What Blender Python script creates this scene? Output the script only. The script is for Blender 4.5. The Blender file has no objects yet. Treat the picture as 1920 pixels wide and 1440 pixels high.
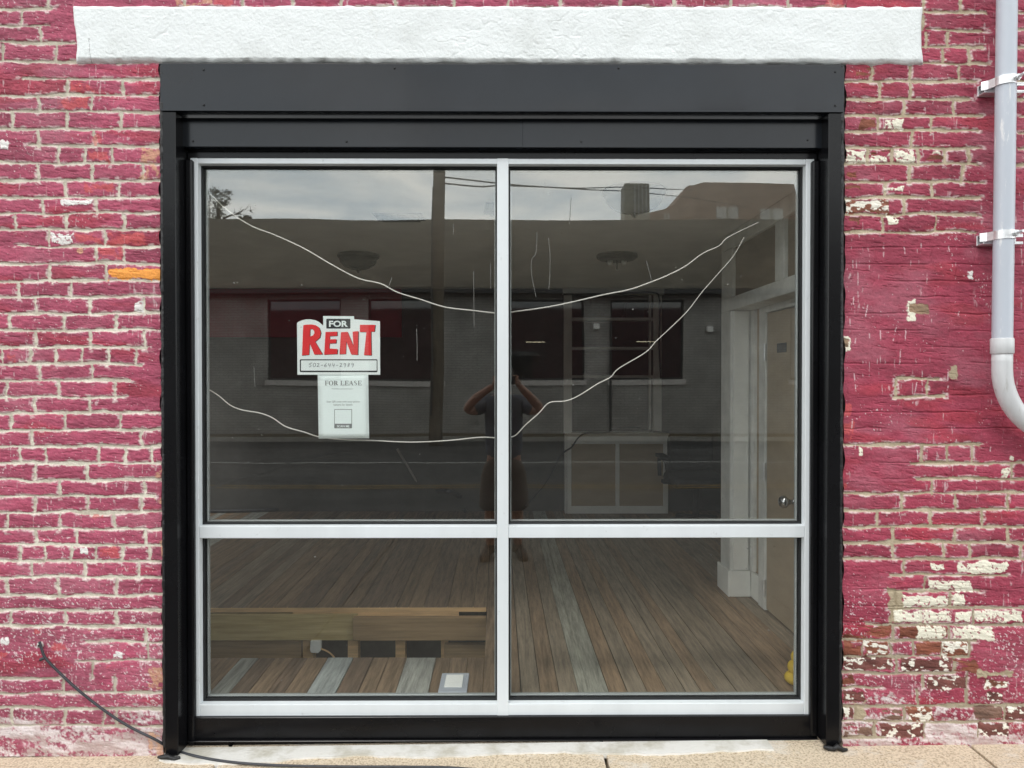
import bpy, bmesh, math, random
import numpy as np
from mathutils import Vector, Matrix, Euler

R = math.radians
random.seed(7)
rng = np.random.default_rng(11)
scene = bpy.context.scene
COL = scene.collection

# ------------------------------------------------------------------ camera
F = 1331.0                       # focal length in photo pixels (1920 wide)
ZC = 1.51
CAM = Vector((0.0, -3.0, ZC))
cam_d = bpy.data.cameras.new("camera")
cam_d.sensor_width = 36.0
cam_d.lens = 36.0 * F / 1920.0
cam_d.clip_start = 0.02
cam_d.clip_end = 600.0
cam = bpy.data.objects.new("camera", cam_d)
COL.objects.link(cam)
cam.location = CAM
cam.rotation_euler = (R(90) - math.atan(12 / F), 0, -math.atan(8 / F))
scene.camera = cam
CM = cam.rotation_euler.to_matrix()

# ------------------------------------------------------------------ light, sky, exposure
SUN_EL, SUN_AZ = 58.0, 205.0     # high soft sun behind the photographer, through cloud
scene.view_settings.view_transform = 'Standard'
scene.view_settings.look = 'None'
scene.view_settings.exposure = 0.52
scene.view_settings.gamma = 1.0
sun_d = bpy.data.lights.new("sun", 'SUN')
sun_d.energy = 0.7
sun_d.angle = R(14)
sun_d.color = (1.0, 0.97, 0.93)
sun = bpy.data.objects.new("sun", sun_d)
COL.objects.link(sun)
sun.rotation_euler = (R(90 - SUN_EL), 0, R(180 - SUN_AZ))
world = bpy.data.worlds.new("World")
scene.world = world
world.use_nodes = True
wt = world.node_tree
bg = wt.nodes["Background"]
bg.inputs["Strength"].default_value = 0.1
sky = wt.nodes.new("ShaderNodeTexSky")
sky.sky_type = 'NISHITA'
sky.sun_disc = False
sky.sun_elevation = R(SUN_EL)
sky.sun_rotation = R(SUN_AZ)
tc = wt.nodes.new("ShaderNodeTexCoord")
mp = wt.nodes.new("ShaderNodeMapping")
mp.inputs["Scale"].default_value = (2.2, 2.2, 9.0)
wt.links.new(tc.outputs["Generated"], mp.inputs["Vector"])
cn = wt.nodes.new("ShaderNodeTexNoise")
cn.inputs["Scale"].default_value = 2.3
cn.inputs["Detail"].default_value = 7
cn.inputs["Roughness"].default_value = 0.55
cn.inputs["Distortion"].default_value = 0.4
wt.links.new(mp.outputs["Vector"], cn.inputs["Vector"])
cr = wt.nodes.new("ShaderNodeValToRGB")
cr.color_ramp.elements[0].position = 0.38
cr.color_ramp.elements[0].color = (0.60, 0.67, 0.72, 1)
cr.color_ramp.elements[1].position = 0.60
cr.color_ramp.elements[1].color = (1.0, 0.99, 0.95, 1)
wt.links.new(cn.outputs["Fac"], cr.inputs["Fac"])
cmul = wt.nodes.new("ShaderNodeMix")
cmul.data_type = 'RGBA'
cmul.blend_type = 'MULTIPLY'
cmul.inputs["Factor"].default_value = 1.0
cmul.inputs["B"].default_value = (17.0, 17.0, 17.0, 1)
wt.links.new(cr.outputs["Color"], cmul.inputs["A"])
wsep = wt.nodes.new("ShaderNodeSeparateXYZ")
wt.links.new(tc.outputs["Generated"], wsep.inputs["Vector"])
wmr = wt.nodes.new("ShaderNodeMapRange")
wmr.inputs["From Min"].default_value = 0.15
wmr.inputs["From Max"].default_value = 0.55
wmr.inputs["To Min"].default_value = 27.0
wmr.inputs["To Max"].default_value = 13.0
wt.links.new(wsep.outputs["Z"], wmr.inputs["Value"])
wcb = wt.nodes.new("ShaderNodeCombineXYZ")
for k in "XYZ":
    wt.links.new(wmr.outputs["Result"], wcb.inputs[k])
wt.links.new(wcb.outputs["Vector"], cmul.inputs["B"])
cmix = wt.nodes.new("ShaderNodeMix")
cmix.data_type = 'RGBA'
cmix.inputs["Factor"].default_value = 0.93
wt.links.new(sky.outputs["Color"], cmix.inputs["A"])
wt.links.new(cmul.outputs["Result"], cmix.inputs["B"])
wt.links.new(cmix.outputs["Result"], bg.inputs["Color"])


# ------------------------------------------------------------------ helpers
def ray(px, py):
    return CM @ Vector(((px - 960) / F, -(py - 720) / F, -1.0))


def P(px, py, Y):                # point of a photo pixel on a plane y = Y
    d = ray(px, py)
    t = (Y - CAM.y) / d.y
    return CAM + d * t


def PZ(px, py, Z):               # on a plane z = Z
    d = ray(px, py)
    return CAM + d * ((Z - CAM.z) / d.z)


def PX(px, py, X):
    d = ray(px, py)
    return CAM + d * ((X - CAM.x) / d.x)


def D(px, py, d):                # at distance d in front of the glass-facing camera
    return P(px, py, d - 3.0)


def M(px, py, d):                # a thing seen mirrored in the glass at distance d
    p = P(px, py, d - 3.0)
    return Vector((p.x, -p.y, p.z))


class MB:
    def __init__(s):
        s.v, s.f, s.m = [], [], []

    def add(s, vs, fs, mi=0):
        o = len(s.v)
        s.v += [tuple(v) for v in vs]
        s.f += [tuple(i + o for i in f) for f in fs]
        s.m += [mi] * len(fs)
        return s

    def box(s, x0, x1, y0, y1, z0, z1, mi=0, rz=0.0, skew=None):
        vs = [Vector((x, y, z)) for z in (z0, z1) for y in (y0, y1) for x in (x0, x1)]
        if rz:
            c = Vector(((x0 + x1) / 2, (y0 + y1) / 2, 0))
            m = Matrix.Rotation(rz, 3, 'Z')
            vs = [m @ (v - c) + c for v in vs]
        return s.add(vs, [(0, 2, 3, 1), (4, 5, 7, 6), (0, 1, 5, 4), (2, 6, 7, 3), (0, 4, 6, 2), (1, 3, 7, 5)], mi)

    def tube(s, pts, r, n=8, cap=True, mi=0, sx=1.0):
        pts = [Vector(p) for p in pts]
        rs = list(r) if isinstance(r, (list, tuple)) else [r] * len(pts)
        if cap:                  # a close ring at each end keeps the flat caps from smearing the shading
            for e in (0, 1):
                a, b = (pts[0], pts[1]) if e == 0 else (pts[-1], pts[-2])
                L = (b - a).length
                if L > rs[0] * 2:
                    q = a + (b - a) * (rs[0] * 0.15 / L)
                    if e == 0:
                        pts.insert(1, q)
                        rs.insert(1, rs[0])
                    else:
                        pts.insert(len(pts) - 1, q)
                        rs.insert(len(rs) - 1, rs[-1])
        vs, fs = [], []
        up = None
        for i, p in enumerate(pts):
            a = pts[max(i - 1, 0)]
            b = pts[min(i + 1, len(pts) - 1)]
            t = (b - a).normalized()
            if up is None:
                up = Vector((0, 0, 1)) if abs(t.z) < 0.9 else Vector((0, 1, 0))
            u = (up - t * up.dot(t)).normalized()
            w = t.cross(u)
            up = u
            for k in range(n):
                an = 2 * math.pi * k / n
                vs.append(p + u * (rs[i] * math.cos(an)) + w * (rs[i] * sx * math.sin(an)))
        for i in range(len(pts) - 1):
            for k in range(n):
                k2 = (k + 1) % n
                fs.append((i * n + k, i * n + k2, (i + 1) * n + k2, (i + 1) * n + k))
        if cap:
            fs.append(tuple(reversed(range(n))))
            fs.append(tuple(range((len(pts) - 1) * n, len(pts) * n)))
        return s.add(vs, fs, mi)

    def lathe(s, prof, c, n=24, axis='Z', mi=0):
        c = Vector(c)
        vs, fs = [], []
        for (r, h) in prof:
            for k in range(n):
                a = 2 * math.pi * k / n
                if axis == 'Z':
                    vs.append(c + Vector((r * math.cos(a), r * math.sin(a), h)))
                elif axis == 'X':
                    vs.append(c + Vector((h, r * math.cos(a), r * math.sin(a))))
                else:
                    vs.append(c + Vector((r * math.cos(a), h, r * math.sin(a))))
        for i in range(len(prof) - 1):
            for k in range(n):
                k2 = (k + 1) % n
                fs.append((i * n + k, i * n + k2, (i + 1) * n + k2, (i + 1) * n + k))
        return s.add(vs, fs, mi)

    def prism(s, pts, depth, axis=Vector((0, 1, 0)), mi=0):
        """flat outline (list of world points) thickened along axis"""
        n = len(pts)
        a = [Vector(p) for p in pts]
        b = [p + axis * depth for p in a]
        return s.add(a + b, [tuple(range(n)), tuple(reversed(range(n, 2 * n)))] +
                     [(i, i + n, (i + 1) % n + n, (i + 1) % n) for i in range(n)], mi)

    def build(s, name, mats, parent=None, smooth=False, bevel=0.0, seg=1, fix=True):
        me = bpy.data.meshes.new(name)
        me.from_pydata(s.v, [], s.f)
        mats = mats if isinstance(mats, (list, tuple)) else [mats]
        for m in mats:
            me.materials.append(m)
        for p, mi in zip(me.polygons, s.m):
            p.material_index = mi
            p.use_smooth = smooth
        if fix:
            bm = bmesh.new()
            bm.from_mesh(me)
            bmesh.ops.recalc_face_normals(bm, faces=bm.faces)
            bm.to_mesh(me)
            bm.free()
        me.update()
        return link(name, me, parent, bevel, seg)


def link(name, me, parent=None, bevel=0.0, seg=1):
    o = bpy.data.objects.new(name, me)
    COL.objects.link(o)
    if parent is not None:
        o.parent = parent
        base = parent
        off = Vector((0, 0, 0))
        while base is not None:
            off += base.location
            base = base.parent
        me.transform(Matrix.Translation(-off))
    else:
        n = len(me.vertices)
        co = np.empty(n * 3, 'f')
        me.vertices.foreach_get('co', co)
        co = co.reshape(-1, 3)
        c = Vector(((co[:, 0].min() + co[:, 0].max()) / 2, (co[:, 1].min() + co[:, 1].max()) / 2, co[:, 2].min()))
        me.transform(Matrix.Translation(-c))
        o.location = c
    if bevel:
        b = o.modifiers.new("bevel", 'BEVEL')
        b.width = bevel
        b.segments = seg
        b.limit_method = 'ANGLE'
        b.angle_limit = R(40)
    return o


def thing(name, label, cat, loc, group=None):
    o = bpy.data.objects.new(name, None)
    o.empty_display_size = 0.1
    COL.objects.link(o)
    o.location = loc
    o['label'] = label
    o['category'] = cat
    if group:
        o['group'] = group
    return o


def tag(o, label, cat, group=None):
    o['label'] = label
    o['category'] = cat
    if group:
        o['group'] = group
    return o


def structure(o):
    o['kind'] = 'structure'
    return o


def copy_thing(root, delta, label):
    r = root.copy()
    COL.objects.link(r)
    r.location = root.location + Vector(delta)
    r['label'] = label
    for ch in list(root.children):
        c = ch.copy()
        COL.objects.link(c)
        c.parent = r
        for g in list(ch.children):
            h = g.copy()
            COL.objects.link(h)
            h.parent = c
    return r


def catmull(pts, n=6):
    pts = [Vector(p) for p in pts]
    out = []
    for i in range(len(pts) - 1):
        p0, p1, p2, p3 = pts[max(i - 1, 0)], pts[i], pts[i + 1], pts[min(i + 2, len(pts) - 1)]
        for k in range(n):
            t = k / n
            out.append(0.5 * ((2 * p1) + (p2 - p0) * t + (2 * p0 - 5 * p1 + 4 * p2 - p3) * t * t + (3 * p1 - p0 - 3 * p2 + p3) * t ** 3))
    out.append(pts[-1])
    return out


def srgb(r, g, b):
    def f(c):
        c /= 255.0
        return c / 12.92 if c <= 0.04045 else ((c + 0.055) / 1.055) ** 2.4
    return (f(r), f(g), f(b))


# ------------------------------------------------------------------ materials
def nmat(name, col, rough=0.6, var=0.15, scale=12.0, bump=0.0, bscale=None, metallic=0.0,
         stretch=(1, 1, 1), spec=0.5, coat=0.0, col2=None, lo=0.35, hi=0.7, stain=None):
    m = bpy.data.materials.new(name)
    m.use_nodes = True
    t = m.node_tree
    b = t.nodes["Principled BSDF"]
    b.inputs["Roughness"].default_value = rough
    b.inputs["Metallic"].default_value = metallic
    b.inputs["Specular IOR Level"].default_value = spec
    b.inputs["Coat Weight"].default_value = coat
    tc = t.nodes.new("ShaderNodeTexCoord")
    mp = t.nodes.new("ShaderNodeMapping")
    mp.inputs["Scale"].default_value = stretch
    t.links.new(tc.outputs["Object"], mp.inputs["Vector"])
    n = t.nodes.new("ShaderNodeTexNoise")
    n.inputs["Scale"].default_value = scale
    n.inputs["Detail"].default_value = 6
    n.inputs["Roughness"].default_value = 0.6
    t.links.new(mp.outputs["Vector"], n.inputs["Vector"])
    r = t.nodes.new("ShaderNodeValToRGB")
    e = r.color_ramp.elements
    e[0].position, e[1].position = lo, hi
    c2 = col2 if col2 else tuple(min(1, c * (1 + var)) for c in col)
    c1 = col if col2 else tuple(c * (1 - var) for c in col)
    e[0].color = (*c1, 1)
    e[1].color = (*c2, 1)
    t.links.new(n.outputs["Fac"], r.inputs["Fac"])
    col_out = r.outputs["Color"]
    if stain:                    # blotches of dirt, dust or splashed paint: (colour, scale, from, to, stretch)
        sm = t.nodes.new("ShaderNodeMapping")
        sm.inputs["Scale"].default_value = stain[4]
        sm.inputs["Location"].default_value = (3.7, 1.9, 5.1)
        t.links.new(tc.outputs["Object"], sm.inputs["Vector"])
        sn = t.nodes.new("ShaderNodeTexNoise")
        sn.inputs["Scale"].default_value = stain[1]
        sn.inputs["Detail"].default_value = 9
        sn.inputs["Roughness"].default_value = 0.7
        t.links.new(sm.outputs["Vector"], sn.inputs["Vector"])
        sr = t.nodes.new("ShaderNodeMapRange")
        sr.inputs["From Min"].default_value = stain[2]
        sr.inputs["From Max"].default_value = stain[3]
        t.links.new(sn.outputs["Fac"], sr.inputs["Value"])
        sx_ = t.nodes.new("ShaderNodeMix")
        sx_.data_type = 'RGBA'
        sx_.inputs["B"].default_value = (*stain[0], 1)
        t.links.new(sr.outputs["Result"], sx_.inputs["Factor"])
        t.links.new(col_out, sx_.inputs["A"])
        col_out = sx_.outputs["Result"]
    t.links.new(col_out, b.inputs["Base Color"])
    if bump:
        n2 = t.nodes.new("ShaderNodeTexNoise")
        n2.inputs["Scale"].default_value = bscale or scale * 4
        n2.inputs["Detail"].default_value = 5
        t.links.new(mp.outputs["Vector"], n2.inputs["Vector"])
        bp = t.nodes.new("ShaderNodeBump")
        bp.inputs["Strength"].default_value = bump
        bp.inputs["Distance"].default_value = 0.01
        t.links.new(n2.outputs["Fac"], bp.inputs["Height"])
        t.links.new(bp.outputs["Normal"], b.inputs["Normal"])
    return m


def albedo_mat(name, rough, scale=90.0, amount=0.16, bump=0.25, spec=0.3, stretch=(1, 1, 1), bdist=0.004):
    """colour from the mesh attribute 'albedo', broken up by fine procedural noise"""
    m = bpy.data.materials.new(name)
    m.use_nodes = True
    t = m.node_tree
    b = t.nodes["Principled BSDF"]
    b.inputs["Roughness"].default_value = rough
    b.inputs["Specular IOR Level"].default_value = spec
    a = t.nodes.new("ShaderNodeAttribute")
    a.attribute_name = "albedo"
    tc = t.nodes.new("ShaderNodeTexCoord")
    mp = t.nodes.new("ShaderNodeMapping")
    mp.inputs["Scale"].default_value = stretch
    t.links.new(tc.outputs["Object"], mp.inputs["Vector"])
    n = t.nodes.new("ShaderNodeTexNoise")
    n.inputs["Scale"].default_value = scale
    n.inputs["Detail"].default_value = 6
    n.inputs["Roughness"].default_value = 0.7
    t.links.new(mp.outputs["Vector"], n.inputs["Vector"])
    mr = t.nodes.new("ShaderNodeMapRange")
    mr.inputs["From Min"].default_value = 0.3
    mr.inputs["From Max"].default_value = 0.7
    mr.inputs["To Min"].default_value = 1 - amount
    mr.inputs["To Max"].default_value = 1 + amount
    t.links.new(n.outputs["Fac"], mr.inputs["Value"])
    mx = t.nodes.new("ShaderNodeVectorMath")
    mx.operation = 'MULTIPLY'
    cb = t.nodes.new("ShaderNodeCombineXYZ")
    for k in "XYZ":
        t.links.new(mr.outputs["Result"], cb.inputs[k])
    t.links.new(a.outputs["Color"], mx.inputs[0])
    t.links.new(cb.outputs["Vector"], mx.inputs[1])
    t.links.new(mx.outputs["Vector"], b.inputs["Base Color"])
    bp = t.nodes.new("ShaderNodeBump")
    bp.inputs["Strength"].default_value = bump
    bp.inputs["Distance"].default_value = bdist
    t.links.new(n.outputs["Fac"], bp.inputs["Height"])
    t.links.new(bp.outputs["Normal"], b.inputs["Normal"])
    return m


def brick_mat(name, c1, c2, mortar, scale, bw, bh, ms, rough=0.85, bump=0.4, axes='XZ'):
    m = bpy.data.materials.new(name)
    m.use_nodes = True
    t = m.node_tree
    b = t.nodes["Principled BSDF"]
    b.inputs["Roughness"].default_value = rough
    b.inputs["Specular IOR Level"].default_value = 0.25
    tc = t.nodes.new("ShaderNodeTexCoord")
    sp = t.nodes.new("ShaderNodeSeparateXYZ")
    cb = t.nodes.new("ShaderNodeCombineXYZ")
    t.links.new(tc.outputs["Object"], sp.inputs["Vector"])
    t.links.new(sp.outputs[axes[0]], cb.inputs["X"])
    t.links.new(sp.outputs[axes[1]], cb.inputs["Y"])
    br = t.nodes.new("ShaderNodeTexBrick")
    br.inputs["Color1"].default_value = (*c1, 1)
    br.inputs["Color2"].default_value = (*c2, 1)
    br.inputs["Mortar"].default_value = (*mortar, 1)
    br.inputs["Scale"].default_value = scale
    br.inputs["Brick Width"].default_value = bw
    br.inputs["Row Height"].default_value = bh
    br.inputs["Mortar Size"].default_value = ms
    br.inputs["Mortar Smooth"].default_value = 0.3
    t.links.new(cb.outputs["Vector"], br.inputs["Vector"])
    n = t.nodes.new("ShaderNodeTexNoise")
    n.inputs["Scale"].default_value = 1.3
    n.inputs["Detail"].default_value = 8
    t.links.new(tc.outputs["Object"], n.inputs["Vector"])
    mr = t.nodes.new("ShaderNodeMapRange")
    mr.inputs["From Min"].default_value = 0.3
    mr.inputs["From Max"].default_value = 0.7
    mr.inputs["To Min"].default_value = 0.72
    mr.inputs["To Max"].default_value = 1.15
    t.links.new(n.outputs["Fac"], mr.inputs["Value"])
    mx = t.nodes.new("ShaderNodeMix")
    mx.data_type = 'RGBA'
    mx.blend_type = 'MULTIPLY'
    mx.inputs["Factor"].default_value = 1.0
    t.links.new(br.outputs["Color"], mx.inputs["A"])
    cc = t.nodes.new("ShaderNodeCombineXYZ")
    for k in "XYZ":
        t.links.new(mr.outputs["Result"], cc.inputs[k])
    t.links.new(cc.outputs["Vector"], mx.inputs["B"])
    t.links.new(mx.outputs["Result"], b.inputs["Base Color"])
    bp = t.nodes.new("ShaderNodeBump")
    bp.invert = True
    bp.inputs["Strength"].default_value = bump
    bp.inputs["Distance"].default_value = 0.02
    t.links.new(br.outputs["Fac"], bp.inputs["Height"])
    t.links.new(bp.outputs["Normal"], b.inputs["Normal"])
    return m


def glass_mat(name, f0=0.085, dirt=True):
    """clear pane: looks through, mirrors the street by Fresnel, carries specks and dried drips"""
    m = bpy.data.materials.new(name)
    m.use_nodes = True
    t = m.node_tree
    t.nodes.remove(t.nodes["Principled BSDF"])
    out = t.nodes["Material Output"]
    tr = t.nodes.new("ShaderNodeBsdfTransparent")
    tr.inputs["Color"].default_value = (0.985, 0.992, 0.985, 1)
    gl = t.nodes.new("ShaderNodeBsdfGlossy")
    gl.inputs["Roughness"].default_value = 0.0
    gl.inputs["Color"].default_value = (0.98, 1.0, 0.98, 1)
    geo = t.nodes.new("ShaderNodeNewGeometry")
    tc = t.nodes.new("ShaderNodeTexCoord")
    dot = t.nodes.new("ShaderNodeVectorMath")
    dot.operation = 'DOT_PRODUCT'
    t.links.new(geo.outputs["Normal"], dot.inputs[0])
    t.links.new(geo.outputs["Incoming"], dot.inputs[1])

    def mth(op, a, b=None):
        n = t.nodes.new("ShaderNodeMath")
        n.operation = op
        for i, x in enumerate((a, b)):
            if x is None:
                continue
            if isinstance(x, (int, float)):
                n.inputs[i].default_value = x
            else:
                t.links.new(x, n.inputs[i])
        return n.outputs[0]
    c = mth('ABSOLUTE', dot.outputs["Value"])
    g = mth('POWER', mth('SUBTRACT', 1.0, c), 5.0)
    fr = mth('ADD', mth('MULTIPLY', g, 1 - f0), f0)
    # slight waviness of the float glass
    wn = t.nodes.new("ShaderNodeTexNoise")
    wn.inputs["Scale"].default_value = 1.7
    wn.inputs["Detail"].default_value = 1
    t.links.new(tc.outputs["Object"], wn.inputs["Vector"])
    bp = t.nodes.new("ShaderNodeBump")
    bp.inputs["Strength"].default_value = 0.02
    bp.inputs["Distance"].default_value = 0.03
    t.links.new(wn.outputs["Fac"], bp.inputs["Height"])
    t.links.new(bp.outputs["Normal"], gl.inputs["Normal"])
    mx = t.nodes.new("ShaderNodeMixShader")
    t.links.new(fr, mx.inputs["Fac"])
    t.links.new(tr.outputs[0], mx.inputs[1])
    t.links.new(gl.outputs[0], mx.inputs[2])
    if not dirt:
        t.links.new(mx.outputs[0], out.inputs["Surface"])
        return m
    # dirt: specks, thin vertical drips, faint smear film
    def vor(scale, sx, sz, rad, keep, seed):
        mp = t.nodes.new("ShaderNodeMapping")
        mp.inputs["Scale"].default_value = (sx, 0.0, sz)
        mp.inputs["Location"].default_value = (seed, 0, seed * 1.7)
        t.links.new(tc.outputs["Object"], mp.inputs["Vector"])
        nz = t.nodes.new("ShaderNodeTexNoise")
        nz.inputs["Scale"].default_value = 9.0
        t.links.new(tc.outputs["Object"], nz.inputs["Vector"])
        ad = t.nodes.new("ShaderNodeVectorMath")
        ad.operation = 'MULTIPLY_ADD'
        ad.inputs[1].default_value = (0.06, 0, 0.06)
        t.links.new(nz.outputs["Color"], ad.inputs[0])
        t.links.new(mp.outputs["Vector"], ad.inputs[2])
        v = t.nodes.new("ShaderNodeTexVoronoi")
        v.inputs["Scale"].default_value = scale
        t.links.new(ad.outputs["Vector"], v.inputs["Vector"])
        sp = t.nodes.new("ShaderNodeSeparateColor")
        t.links.new(v.outputs["Color"], sp.inputs["Color"])
        a = mth('LESS_THAN', v.outputs["Distance"], mth('MULTIPLY', sp.outputs[1], rad))
        b = mth('GREATER_THAN', sp.outputs[0], keep)
        return mth('MULTIPLY', a, b)
    specks = vor(46.0, 1, 1, 0.085, 0.55, 3.1)
    cl = t.nodes.new("ShaderNodeTexNoise")
    cl.inputs["Scale"].default_value = 4.0
    cl.inputs["Detail"].default_value = 3
    t.links.new(tc.outputs["Object"], cl.inputs["Vector"])
    clm = t.nodes.new("ShaderNodeMapRange")
    clm.inputs["From Min"].default_value = 0.50
    clm.inputs["From Max"].default_value = 0.62
    t.links.new(cl.outputs["Fac"], clm.inputs["Value"])
    specks = mth('MULTIPLY', specks, clm.outputs["Result"])
    drips = vor(6.0, 3.2, 0.13, 0.075, 0.74, 9.2)
    fn = t.nodes.new("ShaderNodeTexNoise")
    fn.inputs["Scale"].default_value = 5.0
    fn.inputs["Detail"].default_value = 9
    fn.inputs["Roughness"].default_value = 0.75
    fm = t.nodes.new("ShaderNodeMapping")
    fm.inputs["Scale"].default_value = (1, 1, 3.5)
    t.links.new(tc.outputs["Object"], fm.inputs["Vector"])
    t.links.new(fm.outputs["Vector"], fn.inputs["Vector"])
    film = mth('MULTIPLY', fn.outputs["Fac"], 0.003)
    d = mth('MAXIMUM', mth('MULTIPLY', specks, 0.40), mth('MULTIPLY', drips, 0.30))
    d = mth('MAXIMUM', d, film)
    df = t.nodes.new("ShaderNodeBsdfDiffuse")
    df.inputs["Color"].default_value = (0.75, 0.75, 0.72, 1)
    m2 = t.nodes.new("ShaderNodeMixShader")
    t.links.new(d, m2.inputs["Fac"])
    t.links.new(mx.outputs[0], m2.inputs[1])
    t.links.new(df.outputs[0], m2.inputs[2])
    t.links.new(m2.outputs[0], out.inputs["Surface"])
    return m


def emit_mat(name, col, strength):
    m = bpy.data.materials.new(name)
    m.use_nodes = True
    t = m.node_tree
    b = t.nodes["Principled BSDF"]
    b.inputs["Emission Color"].default_value = (*col, 1)
    b.inputs["Emission Strength"].default_value = strength
    return m


MT = {}
MT['wall'] = albedo_mat("painted_brick", 0.62, scale=120, amount=0.14, bump=0.5, bdist=0.004)
MT['lintel'] = nmat("white_render", (0.70, 0.725, 0.715), 0.75, 0.035, 3.5, 0.35, 90, col2=(0.80, 0.83, 0.83), lo=0.28, hi=0.5, stain=((0.55, 0.53, 0.47), 5.0, 0.64, 0.95, (1.5, 1, 0.7)))
MT['sill_stone'] = nmat("painted_stone", (0.52, 0.49, 0.42), 0.8, 0.2, 7, 0.35, 70, col2=(0.72, 0.70, 0.66), lo=0.38, hi=0.55)
MT['black'] = nmat("black_metal", (0.010, 0.0125, 0.017), 0.2, 0.25, 2, 0.035, 4, spec=0.36)
MT['gloss_black'] = nmat("gloss_black_metal", (0.006, 0.006, 0.007), 0.22, 0.25, 3, 0.05, 6, spec=0.22, stain=((0.22, 0.21, 0.20), 60.0, 0.735, 0.79, (1, 1, 1)))
MT['caulk'] = nmat("black_caulk", (0.012, 0.012, 0.013), 0.45, 0.4, 40, 0.6, 60)
MT['alum'] = nmat("white_aluminium", (0.74, 0.775, 0.795), 0.42, 0.05, 5, 0.03, 30, stretch=(1, 1, 0.2), stain=((0.52, 0.53, 0.53), 22.0, 0.62, 0.78, (1, 1, 1)))
MT['drip'] = nmat("dried_paint_drip", (0.20, 0.20, 0.185), 0.8, 0.2, 30)
MT['bead'] = nmat("grey_glazing_bead", (0.36, 0.38, 0.375), 0.5, 0.1, 8)
MT['gasket'] = nmat("rubber_gasket", (0.012, 0.013, 0.014), 0.6, 0.2, 20)
MT['glass'] = glass_mat("window_glass")
MT['pvc'] = nmat("grey_pvc", (0.52, 0.56, 0.625), 0.38, 0.06, 6, 0.02, 20, stretch=(1, 1, 0.15), stain=((0.74, 0.75, 0.76), 14.0, 0.60, 0.68, (3, 3, 0.5)))
MT['pvc_white'] = nmat("white_pvc", (0.62, 0.63, 0.64), 0.4, 0.07, 30, stretch=(1, 1, 0.1), stain=((0.42, 0.41, 0.39), 12.0, 0.58, 0.75, (3, 3, 0.5)))
MT['zinc'] = nmat("galvanised_steel", (0.78, 0.79, 0.80), 0.42, 0.12, 50, 0.1, 90, metallic=0.75)
MT['cable'] = nmat("black_cable", (0.045, 0.047, 0.055), 0.55, 0.2, 20)
MT['cord'] = nmat("white_cord", (0.86, 0.82, 0.76), 0.6, 0.06, 30)
MT['paper'] = nmat("white_paper", (0.84, 0.91, 0.90), 0.6, 0.02, 8)
MT['card'] = nmat("white_card", (0.88, 0.93, 0.92), 0.45, 0.02, 8)
MT['ink'] = nmat("black_ink", (0.02, 0.024, 0.026), 0.5, 0.1, 20)
MT['ink_soft'] = nmat("grey_print", (0.17, 0.18, 0.18), 0.6, 0.1, 20)
MT['red_ink'] = nmat("red_ink", (0.80, 0.028, 0.035), 0.4, 0.04, 20)
MT['pencil'] = nmat("pen_stroke", (0.12, 0.13, 0.15), 0.6, 0.1, 20)
MT['white_paint'] = nmat("white_trim", (0.86, 0.86, 0.82), 0.5, 0.06, 6, 0.08, 30)
MT['old_white'] = nmat("old_white_trim", (0.74, 0.745, 0.715), 0.55, 0.12, 8, 0.1, 30)
MT['tan'] = nmat("tan_panel", (0.42, 0.335, 0.235), 0.5, 0.08, 4, stretch=(1, 1, 3))
MT['tan_dark'] = nmat("brown_panel", (0.20, 0.15, 0.105), 0.55, 0.1, 4, stretch=(1, 1, 4))
MT['ceiling'] = nmat("ceiling_paint", (0.80, 0.80, 0.79), 0.85, 0.05, 4)
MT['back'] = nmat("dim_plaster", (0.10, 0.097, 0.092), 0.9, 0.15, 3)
MT['red_board'] = nmat("dark_red_board", (0.30, 0.02, 0.035), 0.7, 0.15, 3)
MT['floor'] = albedo_mat("old_floorboards", 0.55, scale=24, amount=0.5, bump=0.25, spec=0.3, stretch=(2.2, 0.16, 1))
MT['lumber_green'] = nmat("treated_lumber", (0.40, 0.295, 0.115), 0.75, 0.3, 6, 0.1, 40, stretch=(0.5, 1, 9), col2=(0.62, 0.49, 0.24))
MT['lumber_brown'] = nmat("old_lumber", (0.34, 0.225, 0.115), 0.8, 0.2, 6, 0.1, 40, stretch=(0.5, 1, 9))
MT['lumber_fresh'] = nmat("fresh_lumber", (0.70, 0.45, 0.22), 0.8, 0.2, 8, 0.1, 40, stretch=(0.5, 1, 6))
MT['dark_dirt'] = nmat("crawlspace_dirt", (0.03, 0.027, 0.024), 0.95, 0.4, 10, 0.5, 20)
MT['bronze'] = nmat("oiled_bronze", (0.022, 0.019, 0.017), 0.4, 0.2, 10, metallic=0.5)
MT['bowl'] = nmat("frosted_glass", (0.09, 0.105, 0.12), 0.25, 0.1, 6)
MT['bowl_dark'] = nmat("amber_frosted_glass", (0.05, 0.045, 0.04), 0.25, 0.1, 6)
MT['chrome'] = nmat("satin_nickel", (0.55, 0.55, 0.55), 0.22, 0.1, 10, metallic=1.0)
MT['chair'] = nmat("black_upholstery", (0.02, 0.021, 0.024), 0.7, 0.3, 20, 0.2, 80)
MT['yellow'] = nmat("yellow_foam", (0.62, 0.42, 0.035), 0.6, 0.15, 14, 0.3, 30)
MT['dark_grey'] = nmat("dark_grey_plastic", (0.05, 0.055, 0.06), 0.5, 0.2, 10)
MT['pole_grey'] = nmat("grey_pole_paint", (0.42, 0.40, 0.37), 0.5, 0.1, 10)
MT['side'] = nmat("exposed_aggregate", (0.27, 0.19, 0.115), 0.9, 0.5, 120, 0.5, 130, col2=(0.70, 0.585, 0.44), lo=0.28, hi=0.56, stain=((0.72, 0.68, 0.62), 4.5, 0.56, 0.72, (1, 1.6, 1)))
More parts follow.
